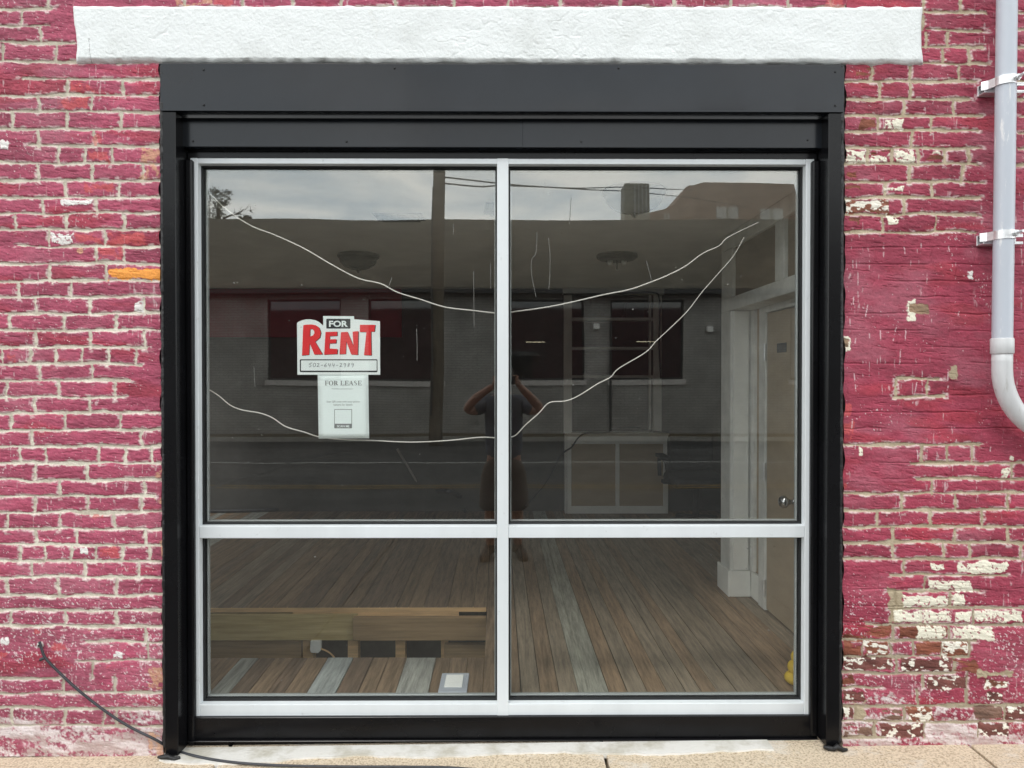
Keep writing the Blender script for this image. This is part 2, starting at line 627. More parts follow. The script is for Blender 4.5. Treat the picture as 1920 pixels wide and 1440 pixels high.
MT['walk'] = nmat("worn_concrete", (0.10, 0.092, 0.08), 0.9, 0.3, 5, 0.4, 60, col2=(0.15, 0.14, 0.12))
MT['asphalt'] = nmat("asphalt", (0.05, 0.048, 0.046), 0.9, 0.35, 0.8, 0.3, 60, stretch=(0.3, 1, 1))
MT['tar'] = nmat("tar", (0.02, 0.02, 0.02), 0.6, 0.2, 10)
MT['line_white'] = nmat("white_road_paint", (0.42, 0.42, 0.40), 0.8, 0.3, 6)
MT['line_yellow'] = nmat("yellow_road_paint", (0.20, 0.125, 0.03), 0.8, 0.3, 6)
MT['verge'] = nmat("dry_verge", (0.07, 0.05, 0.028), 0.95, 0.4, 2.5, 0.5, 30, col2=(0.17, 0.13, 0.07))
MT['far_ground'] = nmat("distant_ground", (0.09, 0.09, 0.06), 0.95, 0.3, 0.3)
MT['kerb'] = nmat("kerb_concrete", (0.30, 0.29, 0.26), 0.9, 0.2, 5, 0.3, 40)
MT['far_wall'] = brick_mat("grey_painted_brick", (0.37, 0.36, 0.335), (0.32, 0.31, 0.285), (0.20, 0.195, 0.185), 1.0, 0.26, 0.078, 0.010)
MT['shingle'] = brick_mat("roof_shingles", (0.085, 0.075, 0.055), (0.125, 0.11, 0.085), (0.05, 0.045, 0.035), 1.0, 0.33, 0.16, 0.012, axes='XY')
MT['fascia'] = nmat("dark_fascia", (0.03, 0.03, 0.03), 0.6, 0.2, 3)
MT['far_glass'] = nmat("dark_window_glass", (0.012, 0.012, 0.013), 0.04, 0.1, 3, spec=0.9)
MT['far_sill'] = nmat("grey_sill", (0.52, 0.50, 0.47), 0.8, 0.1, 6)
MT['tan_brick'] = brick_mat("tan_brick", (0.36, 0.25, 0.19), (0.31, 0.21, 0.16), (0.36, 0.31, 0.26), 1.0, 0.25, 0.075, 0.008)
MT['tan_metal'] = nmat("tan_sheet_metal", (0.36, 0.33, 0.26), 0.6, 0.1, 4)
MT['pole_wood'] = nmat("weathered_pole", (0.13, 0.105, 0.075), 0.9, 0.35, 5, 0.4, 20, stretch=(4, 4, 0.4))
MT['bark'] = nmat("bark", (0.07, 0.055, 0.04), 0.9, 0.3, 8)
MT['leaf'] = nmat("tree_leaf", (0.05, 0.06, 0.022), 0.7, 0.4, 1.5)
MT['skin'] = nmat("skin", (0.42, 0.24, 0.17), 0.5, 0.08, 14)
MT['shirt'] = nmat("grey_blue_shirt", (0.10, 0.11, 0.135), 0.85, 0.15, 20, 0.3, 25)
MT['shorts'] = nmat("brown_shorts", (0.13, 0.10, 0.075), 0.85, 0.15, 15, 0.3, 20)
MT['hair'] = nmat("dark_hair", (0.03, 0.022, 0.016), 0.6, 0.3, 60, 0.5, 90)
MT['shoe'] = nmat("brown_shoe", (0.05, 0.04, 0.033), 0.7, 0.2, 20)
MT['tube_light'] = emit_mat("lit_tube", (1.0, 0.86, 0.5), 1.3)


# ------------------------------------------------------------------ numpy noise
def vnoise(X, Y, sx, sy, seed):
    """smooth value noise sampled at arrays X, Y; cell size sx, sy"""
    r = np.random.default_rng(seed)
    T = r.random((256, 256)).astype('f4')
    x = X / sx + 1000.0
    y = Y / sy + 1000.0
    xi = np.floor(x).astype(int)
    yi = np.floor(y).astype(int)
    fx = (x - xi).astype('f4')
    fy = (y - yi).astype('f4')
    fx = fx * fx * (3 - 2 * fx)
    fy = fy * fy * (3 - 2 * fy)
    a = T[yi % 256, xi % 256]
    b = T[yi % 256, (xi + 1) % 256]
    c = T[(yi + 1) % 256, xi % 256]
    d = T[(yi + 1) % 256, (xi + 1) % 256]
    return (a + (b - a) * fx) * (1 - fy) + (c + (d - c) * fx) * fy


def fbm(X, Y, sx, sy, seed, octv=4, rot=None):
    s, a, tot = 0, 1.0, 0
    for k in range(octv):
        an = (0.06 + 0.05 * k) if rot is None else rot + 0.9 * k
        c, n = math.cos(an), math.sin(an)
        s = s + a * vnoise(X * c + Y * n, Y * c - X * n, sx / 2 ** k, sy / 2 ** k, seed + k * 17)
        tot += a
        a *= 0.55
    return s / tot


def smooth(e0, e1, x):
    t = np.clip((x - e0) / (e1 - e0), 0, 1)
    return t * t * (3 - 2 * t)


# ------------------------------------------------------------------ the painted brick wall
YB = -0.13                       # plane of the brick faces


def crop(rows, ox, oy):
    """rows read in 4x enlarged crops -> photo pixels"""
    out = []
    for (yt, yb, js, bed, b0, b1) in rows:
        out.append((oy + yt / 4, oy + yb / 4, [ox + j / 4 for j in js],
                    None if bed is None else oy + bed / 4,
                    ox + b0 / 4, ox + b1 / 4))
    return out


W = -9999
LEFT = crop([(-70, 55, [355], 65, W, 400), (78, 178, [160], 190, W, 392), (203, 303, [300], 318, W, 560),
             (335, 445, [20, 420], 462, W, 1290), (485, 580, [], 590, 150, 1300), (608, 700, [505, 920], 710, W, 1300),
             (728, 820, [290, 680], 832, W, 1300), (848, 952, [90, 500, 905], 965, W, 1300),
             (985, 1083, [285, 705], 1095, 185, 1300), (1110, 1210, [435, 630, 840], 1222, W, 1300),
             (1245, 1340, [285, 690, 1070], 1352, W, 1300), (1370, 1462, [490, 890], 1476, W, 1300)], 0, 0) + \
    crop([(60, 148, [315, 715], 160, W, 1300), (182, 268, [110, 495, 930], 280, W, 1300),
          (300, 392, [362, 785], 408, 110, 1300), (425, 522, [725, 930], 536, W, 1300),
          (555, 652, [370, 795], 664, W, 1300), (684, 776, [140, 535], 786, W, 1300),
          (810, 902, [270, 675, 1085], 914, W, 1300), (940, 1026, [65, 480, 870], 1038, W, 1300),
          (1060, 1153, [270, 675, 1085], 1166, W, 1110), (1185, 1275, [20, 225, 420, 615, 810, 1015], 1290, W, 1060),
          (1310, 1402, [300, 695], 1415, W, 985), (1432, 1530, [50, 440, 865], 1540, W, 950)], 0, 360) + \
    crop([(113, 203, [265, 670], 216, W, 1300), (240, 328, [85, 490, 900], 342, W, 1300),
          (358, 452, [240, 1060], 466, W, 1300), (484, 578, [150, 340, 740, 940, 1135], 592, W, 1300),
          (614, 708, [260, 650], 720, W, 1300), (742, 830, [445, 1080], 844, W, 1160),
          (858, 950, [260, 655, 1060], 962, W, 1300), (985, 1076, [60, 450, 855], 1088, W, 1300),
          (1105, 1192, [270, 570, 1085], 1206, W, 1300), (1228, 1320, [150, 330, 530, 715, 910, 1115], 1332, W, 1300),
          (1346, 1440, [240, 635, 1040], 1450, W, 1300)], 0, 720) + \
    crop([(25, 130, [55, 440, 870], 144, W, 1300), (155, 242, [], 256, W, 1300), (273, 362, [80, 490, 875], 375, W, 1300),
          (390, 484, [1095], 496, 640, 1300), (512, 612, [1108], 632, 580, 1300), (650, 752, [695], 764, W, 440),
          (775, 864, [475, 865], 880, W, 1300), (900, 975, [], 990, W, 1300), (1008, 1105, [85, 490, 780, 875], 1122, W, 1300)],
         0, 1080)
RIGHT = crop([(-40, 78, [1165, 1440], 95, 1170, 1620), (120, 208, [1165], 226, 1165, 1625),
              (253, 340, [1190, 1355], 354, 1165, 1605), (375, 462, [1320, 1515], 476, 1150, 1650),
              (505, 597, [780, 1065, 1440], 612, 400, 1600), (635, 730, [840, 1070], 744, 400, 1520),
              (763, 855, [1025, 1395], 870, 400, 1590), (885, 970, [830, 1225], 985, 400, 1590),
              (1003, 1097, [1080], 1112, 400, 1610), (1130, 1214, [750, 930, 1130, 1325, 1500], 1228, 400, 1600),
              (1255, 1350, [1060, 1455], 1365, 400, 1605), (1385, 1465, [880, 1225], 1482, 400, 1590)], 1440, 0) + \
    crop([(62, 155, [1020], 172, 400, 1575), (188, 282, [855, 1255], 300, 400, 1570),
          (1320, 1392, [], 1402, 965, 1310)], 1440, 360) + \
    crop([(-20, 72, [960, 1195], 92, 940, 1345), (360, 440, [], 458, 400, 1600),
          (475, 575, [1150, 1340, 1525], 592, 1060, 9999), (602, 696, [1830], 710, 1110, 9999),
          (730, 808, [1235], 820, 400, 9999), (843, 930, [1005, 1405, 1800], 945, 400, 9999),
          (962, 1052, [820, 1220, 1605], 1070, 400, 9999), (1088, 1176, [945, 1400, 1805], 1190, 400, 9999),
          (1210, 1292, [935, 1320, 1515, 1900], 1310, 400, 9999), (1335, 1418, [1020], 1434, 900, 1800)], 1440, 720) + \
    crop([(28, 98, [1180], 116, 900, 1610), (140, 226, [960, 1365], 242, 900, 9999),
          (258, 350, [930, 1155, 1540], 366, 740, 9999), (380, 466, [945, 1360], 482, 400, 1550),
          (490, 592, [710, 920, 1095, 1310, 1510], 606, 400, 1520), (618, 710, [965, 1395], 728, 400, 1420),
          (740, 820, [1170, 1490], 838, 400, 860), (868, 952, [1120, 1490], 972, 400, 9999),
          (985, 1075, [650, 1020, 1775], 1092, 400, 9999), (1112, 1198, [800, 1170, 1570], 1206, 500, 900)], 1440, 1080)
# beds right of the pipe
RIGHT += [(y - 24, y - 4, [1955 if k % 2 else 1928], y, 1905, 9999) for k, y in enumerate(
    [24, 56, 88, 120, 155, 186, 217, 248, 278, 309])]
# painted-over courses: relief only
RELIEF = [465, 496, 528, 557, 588, 619, 650, 682, 742, 773, 804, 868, 898, 1105, 1136, 1168]

# patches: (x0, x1, y0, y1, kind)
def pz(lst, ox, oy):
    return [(ox + a / 4, ox + b / 4, oy + c / 4, oy + d / 4, k) for (a, b, c, d, k) in lst]


PATCH_L = pz([(1060, 1195, 1115, 1340, 'tan'), (530, 720, 612, 690, 'salmon'), (430, 660, 735, 815, 'salmon'),
              (655, 820, 1125, 1205, 'salmon'), (710, 760, 990, 1080, 'salmon'), (640, 850, 1375, 1440, 'salmon'),
              (0, 60, 1060, 1120, 'white')], 0, 0) + \
    pz([(450, 700, 58, 105, 'white'), (380, 560, 305, 390, 'white'), (560, 770, 305, 385, 'salmon'),
        (800, 1090, 310, 400, 'salmon'), (735, 915, 430, 515, 'salmon'), (815, 1230, 572, 655, 'orange'),
        (570, 610, 425, 460, 'tan'), (1015, 1070, 830, 895, 'white'), (40, 110, 1225, 1270, 'salmon')], 0, 360) + \
    pz([(1180, 1230, 630, 690, 'tan'), (1165, 1230, 870, 905, 'tan'), (690, 780, 970, 1010, 'salmon'),
        (190, 260, 1020, 1050, 'salmon'), (740, 890, 1235, 1300, 'salmon'), (1195, 1240, 1180, 1300, 'tan'),
        (600, 650, 1235, 1265, 'white'), (680, 720, 1260, 1300, 'white')], 0, 720) + \
    pz([(260, 320, 385, 440, 'salmon'), (400, 520, 490, 545, 'salmon'), (0, 60, 570, 610, 'salmon'),
        (800, 880, 650, 690, 'salmon'), (640, 700, 395, 420, 'tan'), (1120, 1230, 690, 840, 'tan'),
        (1125, 1240, 1180, 1340, 'tan'), (0, 60, 460, 510, 'white'), (860, 920, 570, 610, 'white')], 0, 1080)
PATCH_R = pz([(860, 1020, 888, 972, 'cream'), (690, 812, 888, 962, 'bare'), (590, 735, 1128, 1222, 'cream'),
              (770, 912, 1128, 1165, 'bare'), (770, 905, 1160, 1224, 'cream'), (950, 1095, 1128, 1222, 'cream'),
              (1150, 1312, 1135, 1195, 'bare'), (1225, 1290, 1128, 1160, 'cream'), (580, 700, 1378, 1440, 'bare'),
              (860, 1010, 1400, 1440, 'cream'), (655, 780, 505, 570, 'bare'), (580, 660, 1290, 1340, 'bare')], 1440, 0) + \
    pz([(578, 900, 62, 158, 'mix'), (610, 680, 200, 250, 'bare'), (900, 990, 195, 250, 'cream'),
        (1035, 1100, 808, 965, 'cream'), (1055, 1200, 840, 905, 'bareb'), (545, 632, 1075, 1200, 'cream'),
        (560, 610, 1095, 1170, 'bareb'), (1365, 1408, 1310, 1400, 'mortar'), (1500, 1530, 600, 650, 'white')], 1440, 360) + \
    pz([(672, 720, 460, 545, 'cream'), (1745, 1815, 632, 698, 'cream'), (1215, 1325, 1338, 1398, 'cream'),
        (1412, 1795, 1332, 1422, 'cream'), (540, 625, 155, 250, 'salmon'), (540, 640, 290, 425, 'salmon'),
        (1815, 1845, 540, 580, 'cream'), (555, 580, 720, 780, 'salmon')], 1440, 720) + \
    pz([(1200, 1525, 28, 112, 'cream'), (1010, 1350, 142, 230, 'cream'), (1380, 1470, 142, 230, 'cream'),
        (905, 1000, 95, 345, 'mortar'), (940, 1150, 262, 340, 'cream'), (1170, 1370, 258, 348, 'cream'),
        (1395, 1525, 262, 348, 'cream'), (1545, 1905, 258, 352, 'cream'), (565, 920, 375, 465, 'bare'),
        (985, 1350, 378, 468, 'bare'), (1110, 1345, 378, 470, 'cream'), (1378, 1700, 375, 475, 'cream'),
        (565, 700, 488, 592, 'bare'), (730, 905, 488, 592, 'mix'), (1100, 1300, 500, 598, 'bare'),
        (1312, 1500, 500, 604, 'mix'), (565, 935, 615, 705, 'mixb'), (1005, 1385, 620, 718, 'mixb'),
        (1392, 1570, 628, 718, 'bare'), (565, 640, 735, 800, 'bare'), (1195, 1495, 752, 848, 'mixb'),
        (1630, 1800, 780, 840, 'mix'), (565, 715, 865, 945, 'mixb'), (1640, 1760, 870, 930, 'mixb'),
        (560, 640, 985, 1065, 'mixb'), (850, 1015, 1000, 1080, 'bareg'), (1040, 1240, 985, 1085, 'mix'),
        (1545, 1760, 982, 1068, 'bareg'), (1785, 1960, 982, 1070, 'mixb'), (570, 790, 1100, 1205, 'bareg'),
        (840, 1165, 1112, 1205, 'mixb'), (1575, 1795, 1105, 1195, 'mixb'), (640, 720, 950, 1080, 'mortar'),
        (1580, 1820, 715, 750, 'mortar')], 1440, 1080)


def rand_rows(x0, x1, y0, y1, seed):
    r = random.Random(seed)
    rows, y, k = [], y0, 0
    while y < y1:
        js, x = [], x0 + r.uniform(-100, 0)
        hdr = r.random() < 0.14
        while x < x1:
            js.append(x)
            x += (50 if hdr else 100) * r.uniform(0.96, 1.04)
        rows.append((y + 5, y + 27, js, y + 31.5, W, 9999))
        y += 32.1
        k += 1
    return rows


def wall_grid(xa, xb, ys, nx, rows, patches, side, xlo=None, xhi=None):
    """xa(y), xb(y): left / right limits in photo pixels; returns verts, cols, (ny, nx)"""
    ys = np.asarray(ys, 'f4')
    u = np.linspace(0, 1, nx, dtype='f4')
    XA = np.array([xa(y) for y in ys], 'f4')[:, None]
    XB = np.array([xb(y) for y in ys], 'f4')[:, None]
    X = XA + (XB - XA) * u[None, :]
    Y = np.repeat(ys[:, None], nx, 1)
    # warp for raggedness
    wx = (fbm(X, Y, 34, 16, 5, 3) - 0.5) * 9
    wy = (fbm(X, Y, 60, 30, 9, 3) - 0.5) * 9
    rag = (fbm(X, Y, 10, 7, 21, 3, 0.5) - 0.5) * 9.5 + (fbm(X, Y, 2.8, 2.4, 44, 2, 0.7) - 0.5) * 4.0
    sd = np.full(X.shape, -50.0, 'f4')
    tone = np.full(X.shape, 0.5, 'f4')
    rr = random.Random(3)
    for (yt, yb, js, bed, b0, b1) in rows:
        if bed is not None:
            hw = 2.7 + (vnoise(X, np.full_like(Y, bed), 70, 7, 77) - 0.5) * 2.2 + (vnoise(X, np.full_like(Y, bed), 22, 7, 177) - 0.5) * 1.4
            e = np.minimum(X - b0, b1 - X) + (vnoise(X, Y, 20, 9, 71) - 0.5) * 16
            s = np.minimum(hw - np.abs(Y + wy - bed), e * 0.4)
            sd = np.maximum(sd, s)
        edges = [-1e4] + sorted(js) + [1e4]
        for k in range(len(edges) - 1):
            tv = rr.random()
            msk = (Y > yt - 5) & (Y < yb + 5) & (X > edges[k]) & (X <= edges[k + 1])
            tone[msk] = tv
        for j in js:
            hw = 2.6 + rr.uniform(-0.5, 0.9)
            e = np.minimum(Y - (yt - 5), (yb + 6) - Y)
            s = np.minimum(hw - np.abs(X + wx * 0.8 - j), e * 0.5)
            sd = np.maximum(sd, s)
    sdr = sd + rag * 0.33
    mort = smooth(-0.5, 0.9, sdr)
    # colours ---------------------------------------------------------
    if side == 'R':
        paint = np.array([0.345, 0.053, 0.090], 'f4')
        mcol = np.array([0.42, 0.345, 0.235], 'f4')
        mcol2 = np.array([0.56, 0.475, 0.345], 'f4')
    else:
        paint = np.array([0.395, 0.078, 0.133], 'f4')
        mcol = np.array([0.55, 0.495, 0.40], 'f4')
        mcol2 = np.array([0.76, 0.715, 0.60], 'f4')
    big = fbm(X, Y, 260, 200, 31, 3)
    med = fbm(X, Y, 60, 14, 33, 4)
    fine = fbm(X, Y, 7, 3, 35, 3)
    val = 0.80 + 0.22 * tone + 0.5 * (big - 0.5) + 0.55 * (med - 0.5) + 0.50 * (fine - 0.5)
    C = paint[None, None, :] * val[..., None]
    # faded, pinker film
    fade = smooth(0.52, 0.78, fbm(X, Y, 110, 60, 51, 4)) * 0.30
    if side == 'L':
        fade = np.clip(fade + 0.22 * smooth(850, 1250, Y) * smooth(0.3, 0.7, fbm(X, Y, 40, 22, 52, 4, 0.3)), 0, 1)
    C = C * (1 - fade[..., None]) + np.array([0.48, 0.20, 0.25], 'f4') * fade[..., None]
    # redder strokes
    red = smooth(0.62, 0.78, fbm(X, Y, 150, 40, 53, 3)) * 0.6
    C = C * (1 - red[..., None]) + (np.array([0.39, 0.042, 0.062], 'f4') * val[..., None]) * red[..., None]

    def blend(C, mask, col):
        return C * (1 - mask[..., None]) + np.asarray(col, 'f4') * mask[..., None]
    # chalk: scuffs beside joints, specks, drips
    edge = smooth(-4.2, -0.6, sdr) * smooth(0.42, 0.66, fbm(X, Y, 10, 5, 61, 3))
    C = blend(C, np.clip(edge * 0.85, 0, 1), (0.74, 0.60, 0.58))
    if side == 'R':
        dens = 0.02 + 0.62 * smooth(960, 1260, Y)
    else:
        dens = 0.10 + 0.66 * smooth(920, 1230, Y)
    sp = fbm(X, Y, 4.2, 2.6, 63, 3, 0.6)
    clus = fbm(X, Y, 70, 45, 64, 3)
    th = 0.84 - 0.22 * dens - 0.26 * (clus - 0.4)
    specks = smooth(th, th + 0.10, sp)
    C = blend(C, specks * 0.8, (0.80, 0.68, 0.68))
    drip = smooth(0.80, 0.9, vnoise(X, Y, 3.0, 26, 65)) * smooth(0.5, 0.7, vnoise(X, Y, 30, 70, 66)) * smooth(0.35, 0.6, vnoise(X, Y, 2, 5, 67))
    C = blend(C, drip * 0.42, (0.78, 0.66, 0.66))
    # whitewash towards the pavement
    if side == 'R':
        ww = smooth(1285, 1400, Y + (fbm(X, Y, 120, 40, 68, 3) - 0.5) * 150)
    else:
        ww = smooth(1290, 1385, Y + (fbm(X, Y, 120, 40, 68, 3) - 0.5) * 110)
    wsp = smooth(0.70 - 0.36 * ww, 0.80 - 0.26 * ww, 0.55 * fbm(X, Y, 60, 18, 69, 5) + 0.45 * fbm(X, Y, 6, 4, 169, 3, 0.6)) * smooth(0.02, 0.2, ww)
    wv = fbm(X, Y, 40, 12, 170, 4)
    wcol = np.array([0.50, 0.40, 0.38], 'f4') + (np.array([0.74, 0.67, 0.66], 'f4') - np.array([0.50, 0.40, 0.38], 'f4')) * smooth(0.35, 0.6, wv)[..., None]
    C = C * (1 - 0.9 * wsp[..., None]) + wcol * (0.9 * wsp[..., None])
    # mortar
    mt = fbm(X, Y, 30, 8, 81, 4)
    mc = mcol + (mcol2 - mcol) * smooth(0.3, 0.7, mt)[..., None]
    if side == 'R':
        greyer = smooth(1000, 1200, Y) * 0.55
    else:
        greyer = 0.35 * smooth(1150, 1250, Y) + 0.0 * Y
        lo = smooth(560, 0, Y) * 0.45
        greyer = np.maximum(greyer, lo)
    mc = mc * (1 - greyer[..., None]) + np.array([0.33, 0.285, 0.21], 'f4') * greyer[..., None]
    C = C * (1 - mort[..., None]) + mc * mort[..., None]
    # patches
    H = np.zeros_like(X)
    pn = (fbm(X, Y, 22, 12, 91, 5, 0.4) - 0.5) * 26
    pn2 = fbm(X, Y, 6, 4, 95, 3, 0.6)
    for (x0, x1, y0, y1, kind) in patches:
        w = np.minimum(np.minimum(X - x0, x1 - X), np.minimum(Y - y0, y1 - Y))
        if kind in ('cream', 'white'):
            mk = smooth(-0.6, 0.8, w + pn * 0.6 - 1.0) * (1 - 0.9 * smooth(0.63, 0.7, pn2))
            C = blend(C, mk, (0.84, 0.80, 0.66) if kind == 'cream' else (0.82, 0.79, 0.76))
            H += mk * 0.0012
        elif kind in ('bare', 'bareb', 'bareg', 'mix', 'mixb'):
            mk = smooth(-0.6, 0.8, w + pn * 0.5) * (1 if kind in ('mix', 'mixb', 'bareb') else smooth(0.36, 0.46, fbm(X, Y, 30, 9, 197, 4)))
            base = {'bare': (0.23, 0.075, 0.045), 'bareb': (0.30, 0.20, 0.13), 'bareg': (0.20, 0.115, 0.085),
                    'mix': (0.25, 0.09, 0.055), 'mixb': (0.17, 0.062, 0.052)}[kind]
            vv = 0.35 + 1.3 * fbm(X, Y, 24, 8, 97, 4)
            C = C * (1 - mk[..., None]) + (np.asarray(base, 'f4') * vv[..., None]) * mk[..., None]
            H -= mk * 0.0012
            if kind.startswith('mix'):
                q = mk * smooth(0.50 if kind == 'mix' else 0.585, 0.60 if kind == 'mix' else 0.64, fbm(X, Y, 9, 6, 99, 3))
                C = blend(C, q, (0.84, 0.80, 0.70))
        else:
            mk = smooth(-0.6, 1.6, w + pn * 0.8)
            if kind in ('tan', 'salmon'):
                mk = mk * smooth(0.34, 0.52, fbm(X, Y, 18, 9, 207, 4, 0.2))
            col = {'orange': (0.93, 0.36, 0.075), 'salmon': (0.60, 0.105, 0.10), 'tan': (0.62, 0.36, 0.22),
                   'mortar': (0.42, 0.345, 0.235)}[kind]
            k = {'salmon': 0.62, 'tan': 0.75}.get(kind, 1.0)
            C = blend(C, mk * k, np.array(col, 'f4'))
    if side == 'R':              # scratches left on the painted patch
        r2 = random.Random(12)
        for _ in range(26):
            sx, sy, ln = r2.uniform(1590, 1860), r2.uniform(440, 860), r2.uniform(6, 34)
            sl = r2.uniform(-0.25, 0.1)
            w = np.minimum(1.1 - np.abs(X - sx - sl * (Y - sy)), np.minimum(Y - sy, sy + ln - Y))
            C = blend(C, smooth(-0.3, 0.6, w) * smooth(0.35, 0.5, pn2) * 0.7, (0.75, 0.58, 0.6))
    # relief ----------------------------------------------------------
    relief = np.zeros_like(X)
    if side == 'R':
        for b in RELIEF:
            relief = np.maximum(relief, smooth(2.4, 0.2, np.abs(Y + wy * 0.8 - b)) * smooth(0.25, 0.6, vnoise(X, np.full_like(Y, b), 40, 7, 141)))
        rj = random.Random(5)
        for k, b in enumerate(RELIEF):
            for j in range(4):
                xx = 1590 + j * 98 + (k % 2) * 49 + rj.uniform(-8, 8)
                e = np.minimum(Y - (b - 31), b - Y)
                relief = np.maximum(relief, 0.55 * smooth(2.2, 0.2, np.abs(X + wx - xx)) * smooth(0, 2, e))
    rough = (fbm(X, Y, 26, 7, 151, 4) - 0.5) * 0.0052 + (fbm(X, Y, 5, 3, 155, 3, 0.4) - 0.5) * 0.0026
    if side == 'R':
        rough = rough * (1 - 0.5 * smooth(430, 470, Y) * smooth(880, 840, Y))
    bulge = (fbm(X, Y, 300, 220, 157, 2) - 0.5) * 0.008
    rough = rough - 0.0022 * smooth(0.66, 0.78, fbm(X, Y, 22, 2.6, 161, 3)) * (1 - mort)
    dist = np.clip(-sd, 0, 9) / 9.0                # bricks swell away from their joints
    Hh = bulge + rough * (1 - 0.35 * mort) + 0.0028 * np.sqrt(dist) * (1 - mort) - 0.0036 * smooth(-0.8, 0.8, sdr) - 0.0035 * relief + H
    C = np.clip(C, 0.01, 0.9)
    # to world
    dx = (X - 960) / F
    dy = -(Y - 720) / F
    m = np.array(CM, 'f8')
    dirs = dx[..., None] * m[:, 0] + dy[..., None] * m[:, 1] - m[:, 2]
    t = (YB - CAM.y) / dirs[..., 1]
    V = np.array(CAM)[None, None, :] + dirs * t[..., None]
    V[..., 1] -= Hh
    return V.reshape(-1, 3), C.reshape(-1, 3), X.shape


def grid_mesh(name, parts, mat):
    vs, cs, fs, off = [], [], [], 0
    for V, C, (ny, nx) in parts:
        i = np.arange(ny - 1)[:, None]
        j = np.arange(nx - 1)[None, :]
        a = i * nx + j
        q = np.stack([a, a + nx, a + nx + 1, a + 1], -1).reshape(-1, 4) + off
        vs.append(V)
        cs.append(C)
        fs.append(q)
        off += ny * nx
    V = np.concatenate(vs).astype('f4')
    C = np.concatenate(cs).astype('f4')
    Q = np.concatenate(fs).astype('i4')
    me = bpy.data.meshes.new(name)
    me.vertices.add(len(V))
    me.vertices.foreach_set('co', V.ravel())
    me.loops.add(Q.size)
    me.loops.foreach_set('vertex_index', Q.ravel())
    me.polygons.add(len(Q))
    me.polygons.foreach_set('loop_start', np.arange(0, Q.size, 4, dtype='i4'))
    me.polygons.foreach_set('use_smooth', np.ones(len(Q), bool))
    me.update(calc_edges=True)
    at = me.attributes.new('albedo', 'FLOAT_COLOR', 'POINT')
    at.data.foreach_set('color', np.concatenate([C, np.ones((len(C), 1), 'f4')], 1).ravel())
    me.materials.append(mat)
    return me


def ledge(y):
    return 298 + 8.5 * min(max(y, 0), 1400) / 1400 + 2.4 * math.sin(y * 0.11) * math.sin(y * 0.031)


def redge(y):
    return 1586 - 7.0 * min(max(y, 0), 1400) / 1400 + 2.4 * math.sin(y * 0.093) * math.sin(y * 0.027)


def lbot(x):
    return 1418


ysl = np.arange(-40, 1419, 1.0)
ysr = np.arange(-40, 1404, 1.0)
tiles = [wall_grid(lambda y: -14, ledge, ysl, 314, LEFT, PATCH_L, 'L'),
         wall_grid(redge, lambda y: 1934, ysr, 350, RIGHT, PATCH_R, 'R')]
top_rows = [(-40, -22, [300 + 100 * k + 40 for k in range(14)], -19, W, 9999),
            (-14, 12, [345, 455, 548, 640, 742, 850, 955, 1050, 1165, 1262, 1370, 1478, 1560], 15, W, 9999)]
tiles.append(wall_grid(lambda y: 298, lambda y: 1586, np.arange(-40, 24, 1.0), 1289, top_rows,
                       [(330, 400, -10, 10, 'tan'), (400, 440, -8, 10, 'salmon'), (1540, 1700, -10, 12, 'salmon')], 'L'))
# the same wall beyond the picture, coarser
tiles.append(wall_grid(lambda y: -300, lambda y: -14, np.arange(-40, 1419, 2.0), 144, rand_rows(-300, 0, -40, 1420, 4), [], 'L'))
tiles.append(wall_grid(lambda y: 1934, lambda y: 2220, np.arange(-40, 1404, 2.0), 144, rand_rows(1930, 2230, -40, 1404, 5), [], 'L'))
tiles.append(wall_grid(lambda y: -300, lambda y: 2220, np.arange(-340, -39, 2.5), 1009, rand_rows(-300, 2220, -340, -40, 6), [], 'L'))
tiles.append(wall_grid(lambda y: -5600, lambda y: -300, np.arange(-340, 1420, 8.0), 500, rand_rows(-5600, -300, -340, 1420, 7), [], 'L'))
tiles.append(wall_grid(lambda y: 2220, lambda y: 7600, np.arange(-340, 1404, 8.0), 500, rand_rows(2220, 7600, -340, 1404, 8), [], 'L'))
tiles.append(wall_grid(lambda y: -5600, lambda y: 7600, np.arange(-1100, -339, 8.0), 1200, rand_rows(-5600, 7600, -1100, -340, 9), [], 'L'))
wall_me = grid_mesh("brick_wall", tiles, MT['wall'])
brick_wall = link("brick_wall", wall_me)
tag(brick_wall, "old brick wall in worn magenta red paint around the shop window", "wall")


